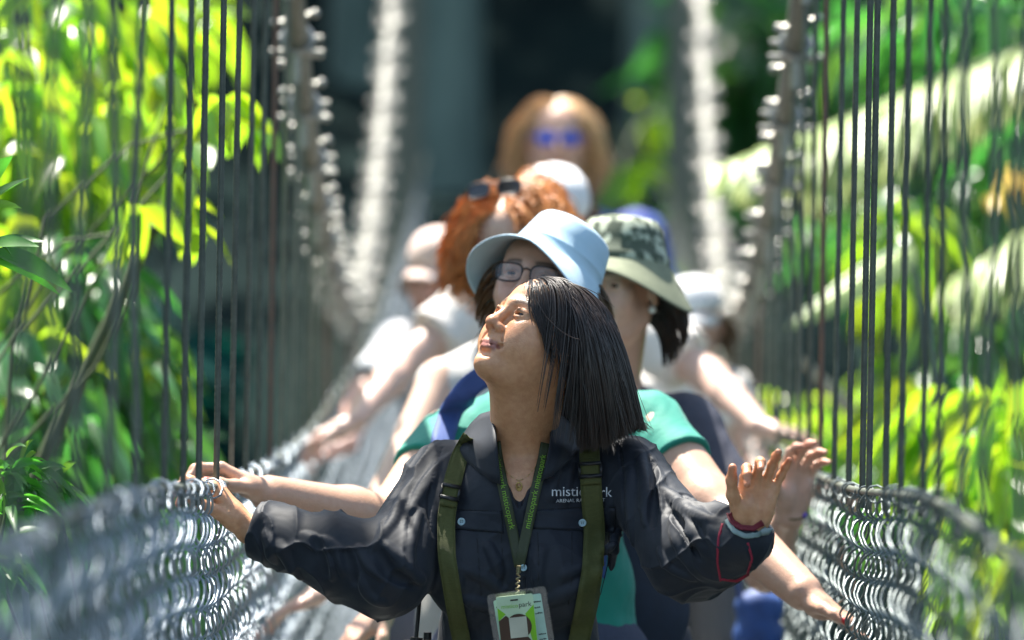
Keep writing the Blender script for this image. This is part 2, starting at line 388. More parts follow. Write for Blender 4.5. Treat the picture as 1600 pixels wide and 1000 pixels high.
def person(name, label, d, box, fine, skin_mat, skin_c, hd, N, SL, SR, EL, ER, WL, WR, HL, HR, top, H=None, hs=1., scalp=None,
           lip=(.42, .10, .09), lower=(.05, .06, .08), nails=None, step=.006, hstep=None, neckr=.052, bust=1., gaze=(0, 1, 0), eo=.0036, full=0., irt=.62, group=None, belly=1., rr=1., ov=None, trim=None, eyes=(.022, .010, .006)):
    hc, yaw, pitch, roll = hd; R = head_frame(math.radians(yaw), math.radians(pitch), math.radians(roll))
    H = N+V3(0, .03, -.52) if H is None else H; gz = deckz(H[1])
    (x0, x1), (y0, y1), (z0, z1) = box; hstep = hstep or step
    xs = axis(x0, x1, fine[0]+[(x0, x1, step)], step); ys = axis(y0, y1, fine[1]+[(y0, y1, step)], step)
    zs = axis(gz-.02, z1, fine[2]+[(H[2]-.1, z1, step)], .02)
    V = Vol(xs, ys, zs)
    torso(V, N, SL, SR, H, 0, .04, bust, belly=belly)
    V.cap(N-V3(0, -.035, .03), hc+R@(V3(0, -.030, -.055)*hs), neckr*1.12, neckr, .03)
    V.cap(N-V3(0, 0, .02), hc+R@(V3(0, .01, -.075)*hs), neckr*.75, neckr*.8, .03)
    rad = tuple(x*rr for x in (.050, .043, .041, .036, .026))
    for S, E, W in ((SL, EL, WL), (SR, ER, WR)): arm(V, S, E, W, 0, (0, 2), rad)
    feet = []
    for g in (-1, 1):
        hp = H+V3(g*.09, 0, -.08); kn = V3(hp[0]+g*.01, hp[1]-.02, gz+.47); an = V3(kn[0], kn[1]+.05, gz+.09)
        V.cap(hp, kn, .082, .056, .03); V.cap(kn, an, .054, .038, .02); V.cap(an, an+V3(0, -.13, -.05), .035, .03, .02); feet.append(an)
    tips = []
    for W, E, h in ((WL, EL, HL), (WR, ER, HR)):
        h = dict(h); tips.append(hand(V, W+nrm(W-E)*.012, **h))
    head(V, hc, R, hs, eo, full=full)
    V.cap(N-V3(0, 0, .0)+R[:, 1]*.0, hc+R@(V3(0, .036, -.088)*hs), neckr*.62, neckr*.50, .03)
    v, f = V.net(); col = np.tile(np.array(skin_c, float), (len(v), 1))
    col = head_cols(v, hc, R, hs, col, lip, scalp=scalp)
    for tt in tips:                        # ruddier fingertips, then any nail paint
        for p, dd, bk in tt:
            m = np.exp(-((v-p)**2).sum(1)/.0004); col *= 1-m[:, None]*np.array([0, .22, .25])
            if nails is not None:
                m = 1-ss(.0055, .0075, np.linalg.norm(v-(p+bk*.006), axis=1)); col += m[:, None]*(np.array(nails)-col)
    root = empty(name, (H[0], H[1], gz)); tag(root, label, 'person', group)
    mesh_obj('body', v, f, skin_mat, root, col=col)
    for g in (-1, 1):
        c = hc+R@(V3(g*.031, .0775, .002)*hs); eye(c, np.stack([R[:, 0], nrm(R@np.array(gaze)), nrm(np.cross(R[:, 0], nrm(R@np.array(gaze))))], 1), hs, root, eyes, irt)
    # trousers and shoes
    T = Vol(axis(H[0]-.3, H[0]+.3, [], .014), axis(H[1]-.25, H[1]+.25, [], .014), axis(gz-.01, H[2]+.2, [], .016))
    T.ell(H+V3(0, 0, .0), (.178*belly, .135*belly, .15), None, .03)
    for g, an in zip((-1, 1), feet):
        hp = H+V3(g*.09, 0, -.08); kn = V3(hp[0]+g*.01, hp[1]-.02, gz+.47); T.cap(hp, kn, .10, .075, .03); T.cap(kn, an-V3(0, 0, .0), .075, .065, .02)
    T.cut(V3(H[0], H[1], H[2]+.12), V3(0, 0, 1), .4)
    tv, tf = T.net(); mesh_obj('trousers', tv, tf, M('trouser_cloth', lower, .85, None, 120, .2), root)
    for an in feet:
        b = Vol(axis(an[0]-.1, an[0]+.1, [], .01), axis(an[1]-.28, an[1]+.12, [], .01), axis(gz-.01, gz+.16, [], .01))
        b.cap(an+V3(0, .02, -.04), an+V3(0, -.15, -.055), .05, .042, .02); b.cap(an, an+V3(0, 0, .03), .052, .052, .02); b.cut(V3(an[0], an[1]-.07, gz+.006), V3(0, 0, -1), .3)
        bv, bf = b.net(); mesh_obj('shoe', bv, bf, MAT['shoe'], root)
    # the top
    C = Vol(xs, ys, zs[zs > H[2]-.2])
    off = top.get('off', .012)
    _, A = torso(C, N, SL, SR, H+V3(0, 0, -.03), off, .04, bust, belly=belly)
    for S, E, W, pt in ((SL, EL, WL, top['sl']), (SR, ER, WR, top['sr'])):
        if pt <= 0: continue
        ro = top.get('r', (.052, .050, .050, .046, .036))
        arm(C, S, E, W, off*.7+.002, (0, pt), ro, .03)
        if pt < 2:
            c, n = (S+(E-S)*pt, E-S) if pt <= 1 else (E+(W-E)*(pt-1), W-E)
            C.cut(c, n, .11)
        else: C.cut(W-nrm(W-E)*.01, W-E, .075)
    if 'carve' in top: top['carve'](C, A, N)
    C.cut(H+V3(0, 0, -.09), V3(0, 0, -1), .4)
    if 'mod' in top: top['mod'](C, A, N)
    amp = top.get('wr', .003); ix = np.nonzero(np.abs(C.F) < .022); cv = np.stack([C.ax[q][ix[q]] for q in range(3)], 1).astype(float)
    dsp = fnoise(cv*np.array([1, 1, .7]), 16, 3)*amp+fnoise(cv, 40, 5)*amp*.3        # cloth never hangs smooth
    if 'disp' in top: dsp = dsp+top['disp'](cv)
    C.F[ix] -= np.clip(dsp, -.006, .012).astype(np.float32); cv, cf = C.net()
    sh = mesh_obj(top.get('name', 't_shirt'), cv, cf, top['mat'], root)
    return dict(root=root, V=V, C=C, R=R, hc=hc, hs=hs, A=A, tips=tips, shirt=sh, N=N)
def eye(c, R, s, root, iris, irt=.62):
    m = MB(); f = R[:, 1]; rows = []
    th = np.linspace(0, np.pi, 13); ang = np.arange(20)/20*2*np.pi
    v = np.array([c+.0137*s*(math.cos(t)*f+math.sin(t)*(math.cos(a)*R[:, 0]+math.sin(a)*R[:, 2])) for t in th for a in ang])
    i = np.arange(12)[:, None]*20; j = np.arange(20)[None]; k = (j+1) % 20
    q = np.stack([i+j, i+k, i+20+k, i+20+j], -1).reshape(-1, 4)
    t = np.repeat(th, 20); col = np.where((t < .20)[:, None], (.004, .004, .004), np.where((t < irt)[:, None], iris, (.36, .33, .31)))
    mesh_obj('eye', v, q, MAT['eye'], root, col=col)

def cast(V, px, py, off=0., d0=8.9, d1=10.9, step=.004):     # where the sight line meets a garment
    px = np.atleast_1d(np.asarray(px, float)); py = np.atleast_1d(np.asarray(py, float)); r = fwd+(px-800)[:, None]/FPX*rgt-(py-500)[:, None]/FPX*upv
    d = np.full(len(px), d0); done = np.zeros(len(px), bool); hit = np.full(len(px), np.nan)
    for q in np.arange(d0, d1, step):
        F = V.sample(CAM+r*q); h = (F < off) & ~done; hit[h] = q; done |= h
        if done.all(): break
    if np.isnan(hit).any(): hit = np.where(np.isnan(hit), np.nanmedian(hit) if not np.isnan(hit).all() else 10., hit)
    return CAM+r*hit[:, None]
def smooth_line(pts, n=40):
    pts = np.asarray(pts, float); t = np.concatenate([[0], np.cumsum(np.linalg.norm(np.diff(pts, axis=0), axis=1))]); t /= t[-1]
    u = np.linspace(0, 1, n); o = np.stack([np.interp(u, t, pts[:, i]) for i in range(pts.shape[1])], 1)
    for _ in range(max(1, n//12)): o[1:-1] = .25*o[:-2]+.5*o[1:-1]+.25*o[2:]
    return o
def drape_ribbon(V, line, width, th, off, n=50, across=5, d0=8.9, d1=10.9):
    """ribbon along pixel line lying on garment V; returns a thick grid"""
    L = smooth_line(line, n); t = np.gradient(L, axis=0); t /= np.linalg.norm(t, axis=1)[:, None]; s = np.stack([-t[:, 1], t[:, 0]], 1)
    c = np.linspace(-.5, .5, across); wd = np.broadcast_to(width, (n,))
    px = L[:, None, 0]+s[:, None, 0]*c[None]*wd[:, None]; py = L[:, None, 1]+s[:, None, 1]*c[None]*wd[:, None]
    g = cast(V, px.ravel(), py.ravel(), off, d0, d1).reshape(n, across, 3)
    mid = g.mean(1, keepdims=True)[..., 1:2]; g[..., 1:2] = .3*g[..., 1:2]+.7*mid         # straps stay nearly flat across
    for _ in range(6): g[1:-1, :, 1] = .25*g[:-2, :, 1]+.5*g[1:-1, :, 1]+.25*g[2:, :, 1]
    g[..., 1] = np.minimum(g[..., 1], cast(V, px.ravel(), py.ravel(), off*.5, d0, d1).reshape(n, across, 3)[..., 1])
    return g
def put_ribbon(m, g, th): m.grid(g, th, flip=np.cross(g[1, 0]-g[0, 0], g[0, 1]-g[0, 0])[1] > 0)
def drape_quad(V, cs, n, m, off, d0=8.9, d1=10.9):           # four pixel corners, bilinear
    cs = np.asarray(cs, float); u = np.linspace(0, 1, n)[:, None, None]; w_ = np.linspace(0, 1, m)[None, :, None]
    p = (1-u)*((1-w_)*cs[0]+w_*cs[1])+u*((1-w_)*cs[3]+w_*cs[2])
    return cast(V, p[..., 0].ravel(), p[..., 1].ravel(), off, d0, d1).reshape(n, m, 3)
def text_mesh(s, size):
    cu = bpy.data.curves.new('lettering', 'FONT'); cu.body = s; cu.size = size; cu.resolution_u = 3; cu.align_x = 'LEFT'
    o = bpy.data.objects.new('lettering', cu); COL.objects.link(o); bpy.context.view_layer.update()
    me = bpy.data.meshes.new_from_object(o.evaluated_get(bpy.context.evaluated_depsgraph_get()))
    v = np.array([x.co[:2] for x in me.vertices]); f = [list(p.vertices) for p in me.polygons]
    bpy.data.objects.remove(o); bpy.data.curves.remove(cu); bpy.data.meshes.remove(me)
    return v, f
def poly_obj(name, v, f, mat, parent):
    me = bpy.data.meshes.new(name); me.from_pydata([tuple(x) for x in v], [], f); me.update(); me.materials.append(mat)
    o = bpy.data.objects.new(name, me); COL.objects.link(o)
    if parent is not None: o.parent = parent; o.matrix_parent_inverse = Matrix.Translation(parent.location).inverted()
    return o

# ------------------------------------------------------------------ hair
def grow(V, roots, d0, length, lay, step=.009, stiff=.82, grav=V3(0, 0, -1), curl=0, cfreq=60, seed=1, wind=None, stop=None, plane=None):
    """march strands down from their roots, sliding over body V; returns (n strands, m points, 3) and a mask of live points"""
    r = np.random.default_rng(seed); p = roots.copy(); d = d0.copy(); m = int(length.max()/step)+1; out = [p.copy()]; live = [np.ones(len(p), bool)]
    g = np.broadcast_to(grav, p.shape) if wind is None else grav+wind
    alive = np.ones(len(p), bool)
    for i in range(m):
        d = stiff*d+(1-stiff)*g; d /= np.linalg.norm(d, axis=1)[:, None]
        lay_ = lay*min(1, (i+1)/12); q = p+d*step; s = V.sample(q); n = V.grad(q)
        bad = s < lay_; q = np.where(bad[:, None], q+n*(np.minimum(lay_-s, .03))[:, None], q)
        dd = q-p; L = np.linalg.norm(dd, axis=1)[:, None]; dd = dd/(L+1e-9); d = np.where(bad[:, None], .5*d+.5*dd, dd)
        alive = alive & (length > (i+1)*step)
        if plane is not None: alive = alive & plane(q)
        p = np.where(alive[:, None], p+dd*np.minimum(L, step*1.3), p); out.append(p.copy()); live.append(alive.copy())
    O = np.stack(out, 1); A = np.stack(live, 1)
    if curl:
        k = np.arange(O.shape[1])[None]*step*cfreq*(.7+.6*r.random((len(O), 1)))+r.random((len(O), 1))*6.3; a = curl*np.minimum(1, np.arange(O.shape[1])/5)[None]*(.5+r.random((len(O), 1)))
        O = O+(a*np.sin(k))[..., None]*V3(.8, .5, .2)+(a*np.cos(k))[..., None]*V3(-.2, .5, .7)
    return O, A
def clumped(O, A, k, s, seed=0, fly=.03):
    r = np.random.default_rng(seed); n, m = O.shape[:2]; gi = r.choice(n, k, replace=False); G_ = O[gi]; mid = O[:, m//4]; d2 = ((mid[:, None]-G_[None, :, m//4])**2).sum(2); near = gi[d2.argmin(1)]
    t = np.clip(np.arange(m)/np.maximum(A.sum(1)[:, None]-1, 1), 0, 1)**1.3; w_ = (s*(.4+.6*r.random(n)))[:, None]*t
    O2 = O+(O[near]-O)*w_[..., None]; f = r.random(n) < fly; O2[f] += (r.normal(size=(f.sum(), 1, 3))*V3(.022, .012, .008))*t[f][..., None]**1.2; return O2
def strands(name, O, A, rad, mat, parent, n=3):
    S, m = O.shape[:2]; cnt = A.sum(1)
    t = np.gradient(O, axis=1); t /= np.linalg.norm(t, axis=2)[..., None]+1e-9
    ref = np.broadcast_to(V3(.2, .95, .1), t.shape); a = np.cross(t, ref); a /= np.linalg.norm(a, axis=2)[..., None]+1e-9; b = np.cross(t, a)
    u = np.arange(m)[None]/np.maximum(cnt[:, None]-1, 1); rr = rad*np.clip(1.15-.75*np.clip(u, 0, 1)**3, .1, 1)
    ang = np.arange(n)/n*2*np.pi
    v = O[:, :, None]+rr[:, :, None, None]*(np.cos(ang)[None, None, :, None]*a[:, :, None]+np.sin(ang)[None, None, :, None]*b[:, :, None])
    base = (np.arange(S)[:, None]*m+np.arange(m-1)[None])*n; ok = A[:, 1:] & A[:, :-1]; base = base[ok]
    j = np.arange(n); k = (j+1) % n
    f = np.stack([base[:, None]+j, base[:, None]+k, base[:, None]+n+k, base[:, None]+n+j], -1).reshape(-1, 4)
    used = np.zeros(S*m*n, bool); used[f.ravel()] = True; mp = np.cumsum(used)-1
    return mesh_obj(name, v.reshape(-1, 3)[used], mp[f], mat, parent)
def scalp_roots(n, hc, R, s, seed=1, part=0., front=.072, low=-.06, topbias=1.):
    """roots over the scalp; returns points and outward directions, local coords too"""
    r = np.random.default_rng(seed); q = r.normal(size=(n*6, 3)); q[:, 2] *= topbias; q /= np.linalg.norm(q, axis=1)[:, None]
    p = q*np.array([.0745, .0955, .084])+np.array([0, -.018, .03])
    z0 = np.interp(p[:, 1], [-.12, -.03, .0, .03, front, .1], [low, low+.01, .005, .045, .088, .2]); p = p[p[:, 2] > z0][:n]
    nrml = (p-np.array([0, -.018, .03]))/np.array([.0745, .0955, .084])**2; nrml /= np.linalg.norm(nrml, axis=1)[:, None]
    return hc+(p*s)@R.T, nrml@R.T, p
# ------------------------------------------------------------------ shared materials
MAT = {}
MAT['shoe'] = M('shoe', (.03, .03, .035), .7)
MAT['eye'] = M('eyeball', (1, 1, 1), .15, attr=True, spec=.3)
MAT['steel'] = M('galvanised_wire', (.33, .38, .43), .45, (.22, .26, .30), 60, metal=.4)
MAT['steel_dark'] = M('dark_net_wire', (.17, .20, .20), .42, (.10, .125, .125), 60, metal=.4)  # same net wire in a darker colour, for the right side
MAT['rope'] = M('wire_rope', (.15, .165, .13), .5, (.09, .10, .08), 40, metal=.15)
MAT['rope_rust'] = M('rusty_wire_rope', (.22, .13, .09), .7, (.16, .11, .085), 40)
MAT['cable'] = M('main_cable_steel', (.21, .205, .18), .6, (.14, .14, .12), 30, metal=.1)
MAT['clamp'] = M('clamp_steel', (.42, .41, .38), .3, (.3, .3, .28), 80, metal=.7)
MAT['plank'] = M('deck_grating', (.42, .42, .40), .7, (.30, .30, .28), 12, .2)
MAT['soil'] = M('leaf_litter', (.006, .016, .015), .95, (.003, .009, .009), 1.2, .5, 6, spec=.05)
MAT['bark'] = M('bark', (.19, .25, .21), .9, (.10, .14, .12), 5, .6, 30, aniso=(1, 1, .25), spec=.1)
MAT['bark_pale'] = M('pale_bark', (.42, .38, .28), .9, (.30, .25, .18), 6, .5, 30)
MAT['stem'] = M('green_stem', (.05, .075, .02), .7, (.035, .05, .015), 20)
MAT['leaf_lime'] = leafmat('leaf_lime', (.06, .15, .02), (.42, .68, .025), .58, .5, .3, .8)
MAT['leaf_mid'] = leafmat('leaf_mid', (.03, .10, .03), (.12, .38, .05), .42, .45, .3, .7)
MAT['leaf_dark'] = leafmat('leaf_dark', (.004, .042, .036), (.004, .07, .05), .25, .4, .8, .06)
MAT['leaf_near'] = leafmat('leaf_near', (.04, .16, .02), (.16, .50, .04), .45, .25, .4)
MAT['leaf_glare'] = leafmat('leaf_glare', (.28, .36, .13), (.60, .70, .30), .3, .2, .45, .9)  # pale base colour carries the sun glare on the fronds
MAT['petal'] = leafmat('petal', (.75, .52, .10), (.85, .62, .12), .4, .2)

# ------------------------------------------------------------------ the ground of the ravine, one sheet
def ground_z(x, y):
    x = np.asarray(x, float); y = np.asarray(y, float)
    z = -7+9*(1-np.exp(-(np.maximum(np.abs(x)-1.5, 0)/9)**2))
    far = 7.6*ss(14, 27, y)+16*ss(30, 62, y)+14*ss(60, 140, y); near = 7.4*ss(2, -10, y)
    return np.minimum(z, 3)+np.maximum(far, near)+.35*np.sin(x*.9+y*.31)*np.cos(y*.7-x*.2)+1.5*np.sin(x*.07+1)*np.sin(y*.05)
gx = np.concatenate([np.linspace(-220, -20, 26), np.linspace(-19, 19, 66), np.linspace(20, 220, 26)]); gy = np.concatenate([np.linspace(-120, -6, 20), np.linspace(-5, 70, 100), np.linspace(72, 400, 40)])
GX, GY = np.meshgrid(gx, gy, indexing='ij')
m = MB(); m.grid(np.stack([GX, GY, ground_z(GX, GY)], -1)); g = m.build('ground', MAT['soil']); tag(g, kind='structure')

# ------------------------------------------------------------------ the suspension bridge
BR = empty('suspension_bridge', (0, 14, float(deckz(14)))); tag(BR, 'narrow steel suspension footbridge with wire net sides and rope hangers', 'bridge')
ys = np.arange(3.2, 27.2, .30)
for i, y in enumerate(ys):
    m = MB(); sl = float(deckz(y+.1)-deckz(y-.1))/.2; c = V3(0, y, float(deckz(y))-.03); t = nrm(V3(0, 1, sl)); n = np.cross(V3(1, 0, 0), t)
    for k in range(4): m.box(c+t*(k-1.5)*.07, V3(.46, 0, 0), t*.029, n*.02)
    m.box(c-n*.05+V3(-.40, 0, 0), V3(.03, 0, 0), t*.148, n*.028); m.box(c-n*.05+V3(.40, 0, 0), V3(.03, 0, 0), t*.148, n*.028)
    m.build('deck_panel', MAT['plank'], BR, smooth=False)
yy = np.linspace(2.8, 27.2, 200)
hang_l = [5.78, 6.19, 6.60, 7.01, 7.53, 7.96, 8.62, 9.08, 9.50, 10.02, 10.5, 11.02, 11.5, 12., 12.5]
hang_r = [5.9, 6.35, 6.78, 7.22, 7.66, 8.09, 8.42, 8.93, 9.32, 9.79, 9.99, 10.43, 10.95, 11.5, 12.]
for side, hs_ in ((-1, hang_l), (1, hang_r)):
    X = side*HW; dz = 0
    m = MB(); m.tube(np.stack([0*yy+X, yy, railz(yy, side)+dz], 1), .006, 8); m.build('hand_rail_cable', MAT['rope'], BR)
    m = MB(); cy = np.linspace(2.8, 27.2, 160); m.tube(np.stack([0*cy+X*1.0, cy, cablez(cy)], 1), .026, 10)
    cb = m.build('main_cable', MAT['cable'], BR)
    hs2 = list(hs_)+list(np.arange(hs_[-1]+.48, 26.5, .46+.02*side))
    for q, y in enumerate(hs2):
        y = y; z0 = float(railz(y, side))+dz; z1 = float(cablez(y))
        if z1-z0 < .12: z1 = z0+.12
        z1 = min(z1, 4.6) if y < 9 else z1
        tx = rng.normal()*.004; near = 8 < y < 12.2
        zz = np.arange(z0-.03, z1, .012 if near else .15); zz = np.append(zz, z1); u = (zz-z0)/(z1-z0)
        wob = .0 if near else (.006 if y < 8 else 0)
        m = MB(); pts = np.stack([X+tx*u+wob*np.sin(zz*9+y*5), y+0*zz+wob*np.sin(zz*7+y), zz], 1)
        m.tube(pts, .0058 if near else .0058, 24 if near else 6, lobes=12 if near else 0, twist=70 if near else 0, amp=.30)
        m.build('hanger_rope', MAT['rope_rust'] if q in (13, 20, 24) else MAT['rope'], BR)
        if z1 < 3.2:
            c = V3(X, y, float(cablez(y))); sl = float(cablez(y+.05)-cablez(y-.05))/.1; t = nrm(V3(0, 1, sl)); n = np.cross(V3(1, 0, 0), t)
            m = MB(); m.tube(np.array([c+n*.034*math.sin(a)+V3(.034*math.cos(a), 0, 0) for a in np.linspace(-2.2, 5.0, 12)]), .007, 6)
            m.tube([c-V3(0, 0, .02), c-V3(0, 0, .10)], .011, 8); m.tube([c+V3(-.06, 0, -.03), c+V3(.06, 0, -.03)], .008, 6); m.tube([c+t*.05+V3(-.055, 0, .02), c+t*.05+V3(.055, 0, .02)], .008, 6)
            m.tube([c-t*.14, c+t*.14], .007, 5)
            for e in (-.13, .13):
                for g in (-1, 1):
                    cc = c+t*e+V3(g*.044, 0, .012*g); m.lathe([(0, .011), (.008, .008), (.011, 0), (.008, -.008), (0, -.011)], cc, V3(0, 0, 1), 8); m.tube([cc, c+t*e], .006, 5)
            m.build('cable_clamp', MAT['clamp'], cb)
    # wire net: interlocked coils from rail to deck
    m = MB(); h = .0515; p = .060 if side < 0 else .074; r = random.Random(3+side); wr_ = .0023 if side < 0 else .0024
    for k, y in enumerate(np.arange(4.2, 26.5, p)):
        far = y > 14
        if far and k % 2: continue
        zt, zb = float(railz(y, side))+.006, float(deckz(y)); fine = 7 < y < 13
        nrow = int((zt-zb)/h); par = (k//(2 if far else 1)) % 2; s = np.arange(0, nrow+.001, .111 if fine else .25); ph = np.pi*(s+par)
        bul = .035*np.sin(np.pi*np.clip(s*h/1.2, 0, 1)); jit = r.uniform(-.006, .006); jr = np.array([r.uniform(-.3, .35) for _ in range(nrow+2)])[np.floor(s).astype(int)]
        arch = np.abs(np.sin(np.pi*s))**.55; B = (.0155 if side > 0 else .0125)*(1+jr)
        x = X - side*(bul*.6-.01) + (-side)*B*arch*(1. if par else -.8)
        pts = np.stack([x+jit*.4, y+(p*.55 if not far else p)*np.cos(ph)+jit, zt-s*h+.004*np.sin(y*3)], 1)
        m.tube(pts, wr_, 5, cap=False)
        if not far and r.random() < .5:                                                      # the loose wraps that tie the net to the rail
            a = np.linspace(-.6, 2*np.pi, 11); e = r.uniform(.006, .018); m.tube(np.stack([X+e*1.1*np.cos(a)+jit, y+.05*np.sin(a*.5)+jit, railz(y, side)-.004+e*np.sin(a)], 1), .0018, 4, cap=False)
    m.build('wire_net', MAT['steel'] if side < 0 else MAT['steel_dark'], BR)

# ------------------------------------------------------------------ foliage
def leaf_mesh(c, d, up, L, W, droop=.3, seg=5, fold=.25):
    """leaf sheets: c base points, d growing directions, up the face normals"""
    n = len(c); d = d/np.linalg.norm(d, axis=1)[:, None]; s = np.cross(d, up); s /= np.linalg.norm(s, axis=1)[:, None]+1e-9; u = np.cross(s, d)
    t = np.linspace(0, 1, seg+1); wt = np.sin(np.pi*np.clip(t, 0, 1)**.75)**.8; wt[0] = .08; wt[-1] = .02
    mid = c[:, None]+L[:, None, None]*(t[None, :, None]*d[:, None]) + (droop*L)[:, None, None]*((t**2)[None, :, None]*V3(0, 0, -1))
    e = (W[:, None]*wt[None])[..., None]*(s[:, None])*.5; lift = (W[:, None]*wt[None])[..., None]*fold*u[:, None]
    v = np.stack([mid-e+lift, mid, mid+e+lift], 2).reshape(-1, 3); k = seg+1
    b = (np.arange(n)[:, None]*k+np.arange(seg)[None])*3; b = b.ravel()
    f = np.vstack([np.stack([b, b+1, b+4, b+3], 1), np.stack([b+1, b+2, b+5, b+4], 1)])
    return v, f
def rdirs(r, n, bias=(0, 0, 0)):
    v = r.normal(size=(n, 3)); v /= np.linalg.norm(v, axis=1)[:, None]; v = v+np.array(bias); return v/np.linalg.norm(v, axis=1)[:, None]
def tree(name, label, base, clusters, mat, trunk_r=.06, bark='bark', seed=1, L=.14, W=.05, droop=.5, bias=(0, -.2, -.5), cat='tree', group=None, seg=4, top=None, twigs=True, upb=.6):
    """clusters: (centre, radius, count)"""
    r = np.random.default_rng(seed); base = np.array(base, float); cen = np.array([c for c, _, _ in clusters]); mean = cen.mean(0)
    root = empty(name, base); tag(root, label, cat, group)
    top = mean if top is None else np.array(top, float)
    m = MB(); u = np.linspace(0, 1, 14)[:, None]; side = r.normal(size=3)*.06*np.linalg.norm(top-base); side[2] = 0
    line = base+(top-base)*u+side*np.sin(u*np.pi)-V3(0, 0, .3)*(1-u)
    m.tube(line, trunk_r*(1.25-.9*u[:, 0]), 10); m.build('trunk', MAT[bark], root)
    m = MB()
    for c, rad, n in clusters:
        i = r.integers(7, 13); a = line[i]; uu = np.linspace(0, 1, 8)[:, None]; bend = V3(0, 0, .15*np.linalg.norm(c-a))
        m.tube(a+(c-a)*uu+bend*np.sin(uu*np.pi)+r.normal(size=3)*.12*np.sin(uu*2*np.pi), trunk_r*.16*(1-.75*uu[:, 0])+.002, 6)
    m.build('limb', MAT['stem'], root)
    C = []; D = []; U = []; LL = []
    for c, rad, n in clusters:
        q = r.normal(size=(n, 3)); q /= np.linalg.norm(q, axis=1)[:, None]; q *= (r.random((n, 1))**.45); q = q*np.array(rad)
        C.append(c+q); dd = rdirs(r, n, bias)+.5*q/(np.linalg.norm(q, axis=1)[:, None]+1e-6); D.append(dd); uu = rdirs(r, n, (0, 0, upb)); U.append(uu); LL.append(L*r.uniform(.6, 1.3, n))
    C = np.vstack(C); D = np.vstack(D); U = np.vstack(U); LL = np.concatenate(LL)
    v, f = leaf_mesh(C, D, U, LL, LL*W/L*r.uniform(.8, 1.2, len(LL)), droop, seg)
    mesh_obj('crown', v, f, MAT[mat], root)
    return root
# ------------------------------------------------------------------ the people
def who(name, label, d, joints, **kw):
    """joints: dict of (px,py,dist); returns the finished person"""
    J = {k: P(*v) for k, v in joints.items()}; hc = J.pop('head'); ar = np.array(list(J.values())+[hc])
    H = kw.pop('H', None); H = P(*H) if H is not None else J['N']+V3(0, .03, -.52)
    lo = np.minimum(ar.min(0), H-V3(.25, .2, .1))-V3(.17, .22, .1); hi = np.maximum(ar.max(0), H+V3(.25, .2, 0))+V3(.17, .2, .22)
    hst = kw.get('hstep') or kw.get('step', .006)
    fr = [[], [], []]
    for c, r in ((hc, .15), (J['WL'], .21), (J['WR'], .21)):
        for i in range(3): fr[i].append((c[i]-r, c[i]+r, hst))
    look = kw.pop('look')
    return person(name, label, d, list(zip(lo, hi)), fr, kw.pop('skin'), kw.pop('skin_c'), (hc, *look), H=H, **J, **kw)
S_TAN = skin('tan', (1, 1, 1), (.84, .75, .70)); S_FAIR = skin('fair', (1, 1, 1), (.94, .9, .88))

